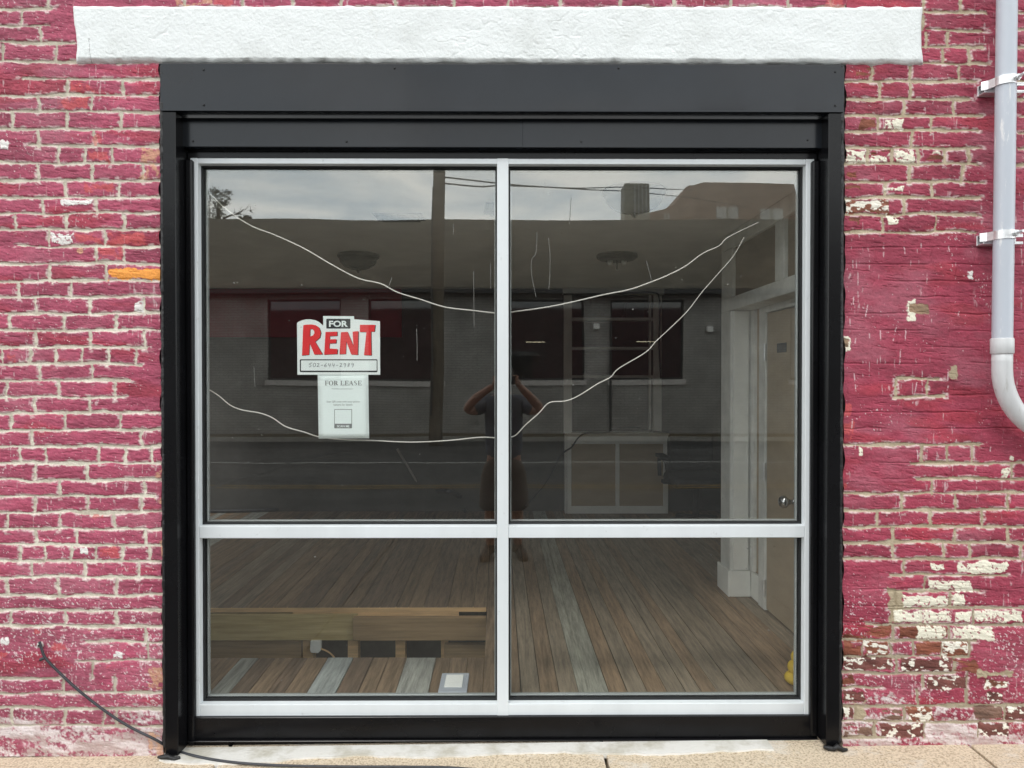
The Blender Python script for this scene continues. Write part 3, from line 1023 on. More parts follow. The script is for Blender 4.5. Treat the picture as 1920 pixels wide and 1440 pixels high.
# lintel: thick white rendered band over the window
def build_lintel():
    nx, ny = 900, 90
    u = np.linspace(0, 1, nx)[None, :]
    v = np.linspace(0, 1, ny)[:, None]
    X = np.repeat(140 + (1729 - 140) * u, ny, 0)
    top = 11.5 + 1.5 * u + 0.8 * np.sin(u * 60) * np.sin(u * 17)
    bot = 119 + 3.5 * u + 1.2 * np.sin(u * 45 + 1) * np.sin(u * 13)
    Y = top + (bot - top) * v
    U = np.repeat(u, ny, 0)
    Vv = np.repeat(v, nx, 1)
    e = np.minimum(np.minimum(U, 1 - U) * 1589, np.minimum(Vv, 1 - Vv) * 108)
    X = X + (vnoise(X, Y, 18, 22, 301) - 0.5) * 4 * smooth(40, 0, e)
    X = X + np.where(U < 0.02, (Vv - 0.3) * 6, 0)
    Y = Y + (vnoise(X, Y, 16, 9, 302) - 0.5) * 4.5 * smooth(16, 0, e)
    h = 0.012 + (fbm(X, Y, 70, 40, 303, 3, 0.3) - 0.5) * 0.0045 + (fbm(X, Y, 12, 7, 305, 3, 0.5) - 0.5) * 0.0014
    h = h + (fbm(X, Y, 110, 26, 311, 4, 0.25) - 0.5) * 0.003 - 0.0014 * smooth(0.016, 0.002, np.abs(fbm(X, Y, 130, 60, 313, 4, 0.4) - 0.5)) * smooth(0.5, 0.6, vnoise(X, Y, 120, 60, 315))
    h = h * smooth(-0.5, 9, e) + smooth(-1, 3, e) * 0.006 - 0.004 * smooth(3, 0, e)
    dx = (X - 960) / F
    dy = -(Y - 720) / F
    m = np.array(CM, 'f8')
    dirs = dx[..., None] * m[:, 0] + dy[..., None] * m[:, 1] - m[:, 2]
    t = (YB - CAM.y) / dirs[..., 1]
    V = np.array(CAM)[None, None, :] + dirs * t[..., None]
    V[..., 1] -= h
    C = np.full((ny * nx, 3), 0.8)
    return grid_mesh("lintel", [(V.reshape(-1, 3), C, (ny, nx))], MT['lintel'])


lintel = link("lintel", build_lintel(), brick_wall)
lintel['label'] = "thick white rendered lintel"

# ------------------------------------------------------------------ pavement, road, ground
YG = YB


def ground_z(x, y):              # pavement falls to the kerb and a little to the left
    return -0.002 + 0.0105 * (x + 0.0) * 1.0 - 0.031 * max(0.0, -y - 0.13)


KERB = -5.35
mb = MB()
js = [-11.55, -8.55, -5.55, -4.1, -2.65, -1.15, 0.39, 1.88, 3.4, 4.9, 6.4, 9.4, 12.4]
gap = 0.007
ysl_ = [-0.33, -1.5, -3.4, KERB]
for a, b in zip(js[:-1], js[1:]):
    for c, d in zip(ysl_[:-1], ysl_[1:]):
        x0, x1, y0, y1 = a + 0.0025, b - 0.0025, c - 0.0025, d + 0.0025
        vs = [(x, y, ground_z(max(-3, min(3, x)), y) + dz) for dz in (-0.12, 0) for (x, y) in ((x0, y1), (x1, y1), (x1, y0), (x0, y0))]
        mb.add(vs, [(0, 3, 2, 1), (4, 5, 6, 7), (0, 1, 5, 4), (1, 2, 6, 5), (2, 3, 7, 6), (3, 0, 4, 7)])
structure(mb.build("sidewalk", MT['walk'], bevel=0.004))
mb = MB()
for a, b in zip(js[:-1], js[1:]):
    x0, x1, y0, y1 = a + gap, b - gap, 0.0, -0.33 + gap
    vs = [(x, y, ground_z(max(-3, min(3, x)), y) + dz) for dz in (-0.12, 0) for (x, y) in ((x0, y1), (x1, y1), (x1, y0), (x0, y0))]
    mb.add(vs, [(0, 3, 2, 1), (4, 5, 6, 7), (0, 1, 5, 4), (1, 2, 6, 5), (2, 3, 7, 6), (3, 0, 4, 7)])
structure(mb.build("pavement_apron", MT['side'], bevel=0.004))
structure(MB().box(-12, 12, KERB, 0.0, -0.45, -0.32).build("pavement_bed", MT['asphalt']))
zk = -0.30
mb = MB().box(-60, 60, -KERB * -1 - 0.16, KERB, zk - 0.02, ground_z(-3, KERB) - 0.004)
structure(mb.build("kerb", MT['kerb'], bevel=0.01))
mb = MB().add([(-60, -17.1, zk), (60, -17.1, zk), (60, KERB - 0.1, zk), (-60, KERB - 0.1, zk)], [(0, 1, 2, 3)])
road = structure(mb.build("road", MT['asphalt']))
mb = MB()
for (y, w) in ((-5.86, 0.10), (-12.05, 0.10)):
    mb.add([(-60, y - w / 2, zk + 0.004), (60, y - w / 2, zk + 0.004), (60, y + w / 2, zk + 0.004), (-60, y + w / 2, zk + 0.004)], [(0, 1, 2, 3)])
structure(mb.build("road_edge_line", MT['line_white']))
mb = MB()
for y in (-8.62, -8.86):
    w = 0.09
    mb.add([(-60, y - w / 2, zk + 0.004), (60, y - w / 2, zk + 0.004), (60, y + w / 2, zk + 0.004), (-60, y + w / 2, zk + 0.004)], [(0, 1, 2, 3)])
structure(mb.build("road_centre_line", MT['line_yellow']))


def mirror_ground(px, py, z):
    d = ray(px, py)
    t = (z - CAM.z) / d.z
    p = CAM + d * t
    return Vector((p.x, -p.y, p.z))


def strip(mb, pts, w, z):
    pts = [Vector(p) for p in pts]
    L, Rr = [], []
    for i, p in enumerate(pts):
        t = (pts[min(i + 1, len(pts) - 1)] - pts[max(i - 1, 0)]).normalized()
        n = Vector((-t.y, t.x, 0))
        L.append((p.x + n.x * w, p.y + n.y * w, z))
        Rr.append((p.x - n.x * w, p.y - n.y * w, z))
    n = len(pts)
    mb.add(L + Rr, [(i, i + 1, n + i + 1, n + i) for i in range(n - 1)])


mb = MB()
strip(mb, [mirror_ground(a, b, zk) for a, b in ((390, 918), (440, 900), (500, 884), (545, 866), (580, 858), (640, 846))], 0.05, zk + 0.005)
structure(mb.build("road_crack", MT['tar']))
mb = MB().box(-60, 60, -17.25, -17.1, zk - 0.02, zk + 0.12)
structure(mb.build("far_kerb", MT['kerb']))
mb = MB().add([(-60, -18.9, zk + 0.15), (60, -18.9, zk + 0.15), (60, -17.25, zk + 0.11), (-60, -17.25, zk + 0.11)], [(0, 1, 2, 3)])
structure(mb.build("verge", MT['verge']))
mb = MB().add([(-400, -400, -0.5), (400, -400, -0.5), (400, 200, -0.5), (-400, 200, -0.5)], [(0, 1, 2, 3)])
structure(mb.build("ground", MT['far_ground']))

# painted stone sill strip on the pavement in front of the window
def zx(p):
    return Vector(p)


sill_pts = []
topl = [PZ(x, 1385, 0.004) for x in range(322, 1440, 30)]
xs = [t.x for t in topl]
mb = MB()
rs = random.Random(4)
top_v, fr_v = [], []
xa, xb = P(305, 1400, -0.14).x, P(1448, 1400, -0.14).x
N = 70
for k in range(N + 1):
    x = xa + (xb - xa) * k / N
    z = ground_z(x, -0.1) + 0.003
    fy = -0.168 + rs.uniform(-0.006, 0.006) - 0.012 * math.sin(k * 0.25) - (0.03 if 0 < k < 22 else 0) * math.exp(-((k - 10) / 10) ** 2)
    top_v.append((x, -0.0825, z))
    fr_v.append((x, fy, z))
n = N + 1
low = [(x, y - 0.004, z - 0.02) for (x, y, z) in fr_v]
mb.add(top_v + fr_v + low, [(i, n + i, n + i + 1, i + 1) for i in range(N)] + [(n + i, 2 * n + i, 2 * n + i + 1, n + i + 1) for i in range(N)])
sill = mb.build("sill_stone", MT['sill_stone'], brick_wall)
sill['label'] = "white painted stone threshold, chipped"

# ------------------------------------------------------------------ black metal cladding round the opening
YF, YH = -0.150, -0.085          # front of fascia and jambs; front of the lower header
xl0, xl1 = P(306, 708, YF).x, P(331, 708, YF).x
xr0, xr1 = P(1552, 708, YF).x, P(1577, 708, YF).x
zt = P(952, 121, YF).z
zf1 = P(952, 208, YF).z
zh0, zh1 = P(952, 277, YH).z, P(952, 216, YH).z
zb0, zb1 = P(952, 1386, -0.065).z, P(952, 1345, -0.065).z
clad = thing("window_cladding", "black sheet metal cladding lining the shop window opening", "cladding", (0, YF, 0))
pts = [(xl0 - 0.006, zt), (xr1 + 0.006, zt), (xr1 + 0.004, zf1), (xl0 - 0.004, zf1)]
mb = MB()
nseg = 14
for k in range(nseg):            # gently dented long sheet
    a, b = k / nseg, (k + 1) / nseg
    xA, xB = xl0 - 0.006 + (xr1 - xl0 + 0.012) * a, xl0 - 0.006 + (xr1 - xl0 + 0.012) * b
    dA, dB = 0.0022 * math.sin(k * 2.1), 0.0022 * math.sin((k + 1) * 2.1)
    zm = (zt + zf1) / 2
    mb.add([(xA, YF + 0.001, zf1), (xB, YF + 0.001, zf1), (xB, YF - 0.002 + dB, zm), (xA, YF - 0.002 + dA, zm), (xB, YF, zt), (xA, YF, zt)],
           [(0, 1, 2, 3), (3, 2, 4, 5)])
xA, xB = xl0 - 0.006, xr1 + 0.006
mb.add([(xA, YF, zt), (xB, YF, zt), (xB, 0.05, zt), (xA, 0.05, zt)], [(0, 1, 2, 3)])
mb.add([(xA, YF + 0.001, zf1), (xB, YF + 0.001, zf1), (xB, YH + 0.02, zf1), (xA, YH + 0.02, zf1)], [(0, 1, 2, 3)])
fas = mb.build("fascia", MT['black'], clad, smooth=True, fix=False)
em = fas.modifiers.new("edges", 'EDGE_SPLIT')
em.split_angle = R(30)
mb = MB().box(xl0 - 0.004, xr1 + 0.004, YF - 0.004, YF + 0.004, zf1 - 0.003, zf1 + 0.004)
mb.build("drip_edge", MT['black'], clad)
xh0, xh1 = P(339, 250, YH).x, P(1549, 250, YH).x
mb = MB().box(xh0, xh1, YH, -0.03, zh0, zf1 - 0.006)
mb.build("header_band", MT['black'], clad, bevel=0.003)
MB().box(P(980, 250, YH).x, xh1 - 0.001, YH - 0.0014, YH + 0.01, zh0 + 0.001, zf1 - 0.0065).build("header_band", MT['black'], clad, bevel=0.001)
mb = MB().box(xl1 + 0.004, xr0 - 0.004, -0.048, 0.05, P(952, 296.5, -0.05).z - 0.004, zh0 - 0.003)
mb.build("head_trim", MT['gloss_black'], clad)
for nm, x0, x1, s in (("l", xl0, xl1, 1), ("r", xr0, xr1, -1)):
    zb = ground_z(x0, YF) + 0.004
    mb = MB().box(x0, x1, YF, 0.05, zb, zf1 - 0.005)
    j = mb.build("jamb_cladding", MT['gloss_black'], clad, bevel=0.003)
    xi = x1 if s > 0 else x0
    mb = MB()
    if s > 0:
        mb.box(xi, xi + 0.030, -0.072, 0.04, zb, P(952, 288, YF).z)
    else:
        mb.box(xi - 0.030, xi, -0.072, 0.04, zb, P(952, 288, YF).z)
    mb.build("jamb_return", MT['gloss_black'], clad, bevel=0.008, seg=3)
xs0, xs1 = P(352, 1365, -0.065).x, P(1533, 1365, -0.065).x
mb = MB().box(xs0, xs1, -0.065, 0.05, zb0 + 0.004, zb1 + 0.002)
mb.box(xs0, xs1, -0.082, -0.02, zb0 - 0.001, zb0 + 0.0035)
mb.box(xs0, xs1, -0.060, 0.0, zb0 - 0.03, zb0 - 0.0015)
mb.build("sill_cladding", MT['gloss_black'], clad, bevel=0.002)
# ragged sealant bead against the brick
mb = MB()
for ex, s in ((xl0, -1), (xr1, 1)):
    pts, rr_ = [], []
    z = 0.02
    r_ = random.Random(8 if s > 0 else 9)
    while z < zt:
        pts.append((ex + s * r_.uniform(0.001, 0.0035), YF + 0.010 + r_.uniform(-0.002, 0.002), z))
        rr_.append(r_.uniform(0.008, 0.0115))
        z += r_.uniform(0.008, 0.022)
    mb.tube(pts, rr_, 7)
pts = [(xl0 + (xr1 - xl0) * k / 90, YF + 0.012, zt + 0.002 + random.uniform(-0.002, 0.002)) for k in range(91)]
mb.tube(pts, 0.008, 6)
mb.build("sealant_bead", MT['caulk'], clad, smooth=True)
for ex in (xh0 - 0.004, xh1 + 0.004):
    mb = MB()
    r_ = random.Random(3)
    zz = [zh0 + (zf1 - 0.02 - zh0) * k / 12 for k in range(13)]
    mb.tube([(ex + r_.uniform(-0.003, 0.003), YH - 0.002, z) for z in zz], [r_.uniform(0.004, 0.008) for _ in zz], 6)
    mb.build("sealant_bead", MT['caulk'], clad, smooth=True)
for ex, s in ((xr1, 1), (xl0, -1)):   # crumpled flap of membrane at the feet of the jambs
    mb = MB()
    c = Vector((ex - s * 0.02, YF - 0.02, ground_z(ex, YF) + 0.008))
    mb.tube([c + Vector((s * (-0.05 + 0.018 * k), random.uniform(-0.008, 0.008), random.uniform(-0.003, 0.006))) for k in range(6)],
            [0.006, 0.011, 0.009, 0.012, 0.010, 0.005], 7)
    mb.build("membrane_flap", MT['caulk'], clad, smooth=True)
# fixing screws on the fascia
for px, py, yy in ((382, 131, YF), (382, 197, YF), (740, 128, YF), (1160, 128, YF), (1566, 135, YF), (1566, 198, YF), (362, 265, YH), (650, 266, YH), (1090, 266, YH), (1514, 263, YH)):
    p = P(px, py, yy)
    mb = MB()
    mb.lathe([(0.0, -0.004), (0.003, -0.0035), (0.0045, 0.0)], (p.x, yy - 0.0005, p.z), 10, 'Y')
    mb.build("screw_head", MT['gasket'], clad)

# ------------------------------------------------------------------ white aluminium window
YW = -0.050                      # front face of the frame; the glass stands at y = 0
win = thing("shop_window", "large white aluminium shop window divided into four panes", "window", (0, 0, zb1))
fx0, fx1 = P(358, 708, YW).x, P(1525.5, 708, YW).x
ix0, ix1 = P(372, 708, YW).x, P(1510, 708, YW).x
mx0, mx1 = P(932, 708, YW).x, P(953.5, 708, YW).x
fz1 = P(952, 297, YW).z
iz1 = P(952, 307.5, YW).z
fz0 = P(952, 1342.5, YW).z
iz0 = P(952, 1320, YW).z
tz1, tz0 = P(952, 986, YW).z, P(952, 1009, YW).z
YI = 0.058
mb = MB()
mb.box(fx0, ix0, YW, YI, fz0, fz1)
mb.box(ix1, fx1, YW, YI, fz0, fz1)
mb.box(ix0, ix1, YW + 0.0015, YI, iz1, fz1)
mb.box(ix0, ix1, YW + 0.0015, YI, fz0, iz0)
mb.build("frame", MT['alum'], win, bevel=0.0025, seg=2)
mb = MB().box(mx0, mx1, YW - 0.0015, YI, fz0, fz1)
mb.build("mullion", MT['alum'], win, bevel=0.0025, seg=2)
for a, b in ((ix0, mx0), (mx1, ix1)):
    mb = MB().box(a, b, YW + 0.001, YI, tz0, tz1)
    mb.build("transom", MT['alum'], win, bevel=0.003, seg=2)
g = 0.0075
for a, b in ((ix0, mx0), (mx1, ix1)):
    for c, d in ((tz1, iz1), (iz0, tz0)):
        mb = MB()
        for y0, y1, gg in ((-0.016, -0.0032, g), (0.0032, 0.014, g)):
            mb.box(a, b, y0, y1, d - gg, d)
            mb.box(a, b, y0, y1, c, c + gg)
            mb.box(a, a + gg, y0, y1, c + gg, d - gg)
            mb.box(b - gg, b, y0, y1, c + gg, d - gg)
        mb.build("gasket", MT['gasket'], win)
        # inner glazing bead, white
        mb = MB()
        bb = 0.012
        mb.box(a, b, 0.015, 0.034, d - bb, d)
        mb.box(a, b, 0.015, 0.034, c, c + bb)
        mb.box(a, a + bb, 0.015, 0.034, c + bb, d - bb)
        mb.box(b - bb, b, 0.015, 0.034, c + bb, d - bb)
        mb.build("glazing_bead", MT['bead'], win, bevel=0.002)
        mb = MB().box(a + 0.001, b - 0.001, -0.003, 0.003, c + 0.001, d - 0.001)
        mb.build("pane", MT['glass'], win)

# dried drips on the outside of the upper panes
for dp in ([(888, 509), (888.5, 560), (889, 614)], [(920, 493), (920, 541)], [(781, 616), (782, 645), (782, 676)], [(476, 687), (478, 725)],
           [(1007, 435), (1005, 474), (997, 487), (997, 516), (1005, 557)], [(1028, 446), (1031, 474), (1031, 512), (1029, 543)], [(1071, 370), (1068, 420)], [(1212, 490), (1223, 530)],
           [(850, 420), (850.5, 438)], [(735, 520), (728, 540)]):
    q = catmull([P(a, b, -0.0034) for a, b in dp], 6)
    MB().tube(q, [0.0007 + 0.0006 * abs(math.sin(k * 1.3)) for k in range(len(q))], 6).build("dried_drip", MT['drip'], win, smooth=True)

# ------------------------------------------------------------------ drain pipe, clamps, cable
YP = -0.215
pr = 0.036
pipe = thing("drain_pipe", "grey blue plastic pipe down the red wall at the right edge", "pipe", P(1880, 660, YP))
pa, pb = P(1890, -250, YP), P(1879, 640, YP)
mb = MB().tube([pa, P(1888, 0, YP), P(1884, 300, YP), pb], pr, 24)
mb.build("pipe", MT['pvc'], pipe, smooth=True)
pc = P(1879, 664, YP)
mb = MB().tube([P(1879, 634, YP), P(1879, 636, YP), P(1879, 662, YP), pc], [0.0375, 0.0405, 0.0405, 0.0375], 24)
mb.build("coupling", MT['pvc_white'], pipe, smooth=True)
cen, rad = Vector((pc.x + 0.27, YP, pc.z - 0.06)), 0.27
pts = [Vector((pc.x, YP, pc.z + 0.01)), Vector((pc.x, YP, pc.z - 0.03))]
for k in range(0, 11):
    a = R(180 + 6.5 * k)
    pts.append(Vector((cen.x + rad * math.cos(a), YP, cen.z + rad * math.sin(a))))
e = pts[-1]
t = (pts[-1] - pts[-2]).normalized()
pts += [e + t * 0.3, e + t * 0.7]
mb = MB().tube(pts, pr, 24)
mb.build("elbow", MT['pvc_white'], pipe, smooth=True)


def clamp(px0, px1, py, label):
    a, b = P(px0, py, -0.155), P(px1, py, -0.155)
    zc_ = a.z
    t = thing("pipe_clamp", label, "clamp", (a.x, -0.155, zc_ - 0.02), "steel clamps holding the drain pipe")
    hgt = 0.021
    mb = MB()
    y0, y1 = -0.178, YB + 0.004
    mb.box(a.x, b.x, y1 - 0.012, y1, zc_ - hgt, zc_ + hgt)
    mb.box(a.x, b.x, y0, y1 - 0.012, zc_ + hgt - 0.005, zc_ + hgt)
    mb.box(a.x, b.x, y0, y1 - 0.012, zc_ - hgt, zc_ - hgt + 0.005)
    mb.box(a.x, b.x, y0, y0 + 0.003, zc_ + hgt - 0.014, zc_ + hgt - 0.005)
    mb.box(a.x, b.x, y0, y0 + 0.003, zc_ - hgt + 0.005, zc_ - hgt + 0.011)
    mb.build("channel", MT['zinc'], t, bevel=0.001)
    xc = P(1880 + (640 - py) * 0.0095, py, YP).x
    st = MB()
    n = 20
    hw = 0.017
    ring = []
    for k in range(n + 1):
        an = R(178 + 184 * k / n)
        ring.append((xc + (pr + 0.003) * math.cos(an), YP + (pr + 0.003) * math.sin(an)))
    ring = [(xc - pr - 0.030, -0.172), (xc - pr - 0.012, -0.188)] + ring + [(xc + pr + 0.022, -0.182)]
    vs, fs = [], []
    for (x, y) in ring:
        vs += [(x, y, zc_ - hw + 0.006), (x, y, zc_ + hw + 0.006)]
    for k in range(len(ring) - 1):
        fs.append((2 * k, 2 * k + 2, 2 * k + 3, 2 * k + 1))
    st.add(vs, fs)
    so = st.build("strap", MT['zinc'], t, smooth=False, fix=False)
    sm = so.modifiers.new("thick", 'SOLIDIFY')
    sm.thickness = 0.003
    bm_ = MB()
    bx, bz = xc + 0.022, zc_ + 0.009
    bm_.lathe([(0.0, -0.292), (0.006, -0.292), (0.006, -0.262), (0.011, -0.262), (0.011, -0.254), (0.014, -0.254), (0.014, -0.250)], (bx, 0, bz), 6, 'Y')
    bm_.build("bolt", MT['zinc'], t)
    bm_ = MB()
    p = P(px0 + 12, py, -0.14)
    bm_.lathe([(0.0, -0.150), (0.006, -0.149), (0.008, -0.145), (0.009, -0.138)], (p.x, 0, p.z), 10, 'Y')
    bm_.build("bolt", MT['zinc'], t)
    return t


clamp(1839, 1913, 168, "shiny steel clamp holding the drain pipe near the top of the wall")
clamp(1837, 1911, 450, "lower shiny steel clamp on the drain pipe, above the white elbow")

cab = []
for px, py in ((74, 1203), (78, 1216), (84, 1232), (100, 1250), (140, 1288), (190, 1328), (240, 1361), (290, 1386)):
    cab.append(P(px, py, YB - 0.022))
for px, py in ((325, 1402), (370, 1415), (420, 1424), (480, 1430), (560, 1434), (650, 1436), (760, 1437.5), (850, 1440), (960, 1450)):
    q = PZ(px, py, 0.0)
    q.z = ground_z(q.x, q.y) + 0.009
    cab.append(q)


cable = thing("cable", "thin black cable running from the red wall down across the pavement", "cable", (cab[0].x, YB, 0))
mb = MB().tube(catmull(cab), 0.0052, 8)
mb.build("cord", MT['cable'], cable, smooth=True)
pk = P(83, 1234, YB - 0.022)
mb = MB().tube([pk, pk + Vector((-0.012, -0.004, -0.004)), pk + Vector((-0.018, 0.006, -0.006))], [0.006, 0.007, 0.004], 8)
mb.build("staple", MT['cable'], cable, smooth=True)
p0 = P(77, 1208, YB)
mb = MB().lathe([(0.004, -0.016), (0.010, -0.012), (0.014, -0.002), (0.015, 0.01)], (p0.x, YB, p0.z), 12, 'Y')
mb.build("filler", MT['far_sill'], cable, smooth=True)

# ------------------------------------------------------------------ signs taped inside the glass
def S(zx_, zy_, y=0.0062):
    return P(540 + zx_ / 5.335, 570 + zy_ / 5.335, y)


def fill(outer, holes, y0, y1, name, mat, parent):
    """flat shape with holes, given a real thickness"""
    bm = bmesh.new()
    loops = []
    for lp in [outer] + holes:
        vs = [bm.verts.new(S(a, b, y0)) for a, b in lp]
        loops.append([bm.edges.new((vs[i], vs[(i + 1) % len(vs)])) for i in range(len(vs))])
    bmesh.ops.triangle_fill(bm, edges=[e for l in loops for e in l], use_beauty=True)
    fs = list(bm.faces)
    r = bmesh.ops.extrude_face_region(bm, geom=fs)
    for v in [x for x in r['geom'] if isinstance(x, bmesh.types.BMVert)]:
        v.co.y = y1
    bmesh.ops.recalc_face_normals(bm, faces=bm.faces)
    me = bpy.data.meshes.new(name)
    bm.to_mesh(me)
    bm.free()
    me.materials.append(mat)
    return link(name, me, parent)


def arc(cx, cy, rx, ry, a0, a1, n):
    return [(cx + rx * math.cos(R(a0 + (a1 - a0) * k / n)), cy + ry * math.sin(R(a0 + (a1 - a0) * k / n))) for k in range(n + 1)]


def rrect(x0, y0, x1, y1, r):
    return arc(x0 + r, y0 + r, r, r, 180, 270, 4) + arc(x1 - r, y0 + r, r, r, 270, 360, 4) + \
        arc(x1 - r, y1 - r, r, r, 0, 90, 4) + arc(x0 + r, y1 - r, r, r, 90, 180, 4)


def text_mesh(body, x0, x1, y0, y1, y, name, mat, parent, bold=0.0):
    cu = bpy.data.curves.new(name, 'FONT')
    cu.body = body
    cu.offset = bold
    cu.extrude = 0.0
    o = bpy.data.objects.new(name, cu)
    COL.objects.link(o)
    dg = bpy.context.evaluated_depsgraph_get()
    me = bpy.data.meshes.new_from_object(o.evaluated_get(dg))
    bpy.data.objects.remove(o)
    n = len(me.vertices)
    co = np.empty(n * 3, 'f')
    me.vertices.foreach_get('co', co)
    co = co.reshape(-1, 3)
    a, b = co.min(0), co.max(0)
    for v in me.vertices:
        u = (v.co.x - a[0]) / (b[0] - a[0])
        w = (v.co.y - a[1]) / (b[1] - a[1])
        v.co = S(x0 + (x1 - x0) * u, y1 + (y0 - y1) * w, y)
    me.materials.clear()
    me.materials.append(mat)
    return link(name, me, parent)


def strokes(lst, w, y, name, mat, parent):
    mb = MB()
    for pl in lst:
        mb.tube([S(a, b, y) for a, b in pl], w, 5)
    return mb.build(name, mat, parent)


sign = thing("rent_sign", "white card FOR RENT sign with red letters and handwritten phone number", "sign", S(505, 708, 0.006))
out = [(90, 190), (105, 178), (140, 163), (180, 154), (225, 153), (270, 161), (310, 180), (352, 215), (352, 120), (660, 122), (660, 152), (920, 172), (922, 708), (94, 708)]
fill(out, [], 0.0066, 0.0078, "card", MT['card'], sign)
fill(rrect(383, 148, 624, 246, 8), [], 0.0063, 0.0066, "badge", MT['ink'], sign)
text_mesh("FOR", 410, 598, 167, 229, 0.0061, "lettering", MT['card'], sign, 0.035)
LET = [([(152, 212), (185, 206), (232, 204), (278, 212), (312, 238), (328, 286), (318, 335), (272, 376), (345, 503), (264, 506), (217, 392), (211, 508), (140, 515)],
        [[(220, 250), (244, 251), (262, 270), (264, 292), (250, 315), (218, 326)]]),
       ([(375, 280), (492, 276), (491, 318), (419, 322), (418, 354), (484, 352), (481, 392), (416, 395), (413, 446), (494, 450), (492, 500), (362, 507)], []),
       ([(530, 282), (597, 279), (655, 425), (646, 277), (703, 271), (697, 508), (632, 505), (584, 375), (578, 500), (515, 503)], []),
       ([(720, 208), (872, 208), (864, 276), (830, 276), (834, 514), (760, 511), (784, 281), (718, 279)], [])]
for o_, h_ in LET:
    lt = fill(o_, h_, 0.0056, 0.0060, "letter", MT['red_ink'], sign)
    sh = lambda L: [(a + (9 if a > 0 else 0), b + 5) for a, b in L]
    cx = sum(a for a, b in o_) / len(o_)
    big = [((a - cx) * 1.03 + cx + 6, b + 4) for a, b in o_]
    hs = [[(a + 7, b + 4) for a, b in h] for h in h_]
    s2 = fill(big, hs, 0.0061, 0.0065, "letter_shadow", MT['ink'], lt)
fill(rrect(118, 553, 895, 682, 10), [rrect(130, 564, 887, 667, 6)], 0.0063, 0.0066, "number_box", MT['ink'], sign)
dig = {'5': [[(16, 0), (4, 0), (0, 16), (10, 14), (16, 22), (12, 34), (0, 38)], [(4, 0), (22, -2)]],
       '0': [arc(10, 18, 9, 18, -90, 270, 12)],
       '2': [[(0, 8), (6, 0), (14, 4), (14, 14), (0, 36), (8, 32), (20, 36)]],
       '6': [[(14, 0), (4, 14), (0, 28), (6, 38), (14, 34), (14, 24), (6, 20), (1, 26)]],
       '4': [[(2, 0), (0, 20), (16, 20)], [(15, 4), (12, 40)]],
       '9': [[(14, 6), (6, 0), (0, 8), (4, 18), (12, 16), (15, 4), (14, 20), (10, 42)]],
       '8': [[(14, 4), (6, 0), (2, 8), (12, 20), (12, 34), (4, 36), (1, 28), (12, 16), (15, 6), (10, 1)]],
       '-': [[(0, 22), (16, 20)]]}
xx, hand = 210, []
for ch in "502-644-2989":
    for pl in dig[ch]:
        hand.append([(xx + a * 1.35 + (30 - b) * 0.12, 592 + b) for a, b in pl])
    xx += 39 if ch != '-' else 36
strokes(hand, 0.0010, 0.0063, "handwriting", MT['pencil'], sign)

note = thing("lease_notice", "white paper FOR LEASE notice hanging below the red lettered sign", "notice", S(555, 1346, 0.008))
npts = [(296, 700), (803, 700), (812, 1344), (306, 1347)]
nb = MB()
gv = []
for i in range(13):
    for j in range(9):
        u, v = j / 8, i / 12
        a = npts[0][0] * (1 - u) * (1 - v) + npts[1][0] * u * (1 - v) + npts[2][0] * u * v + npts[3][0] * (1 - u) * v
        b = npts[0][1] * (1 - u) * (1 - v) + npts[1][1] * u * (1 - v) + npts[2][1] * u * v + npts[3][1] * (1 - u) * v
        gv.append(S(a, b, 0.0085 + 0.0005 * math.sin(u * 5 + v * 4)))
nb.add(gv, [(i * 9 + j, (i + 1) * 9 + j, (i + 1) * 9 + j + 1, i * 9 + j + 1) for i in range(12) for j in range(8)])
po = nb.build("paper", MT['paper'], note, smooth=True, fix=False)
sd_ = po.modifiers.new("thick", 'SOLIDIFY')
sd_.thickness = 0.0004
sd_.offset = -1


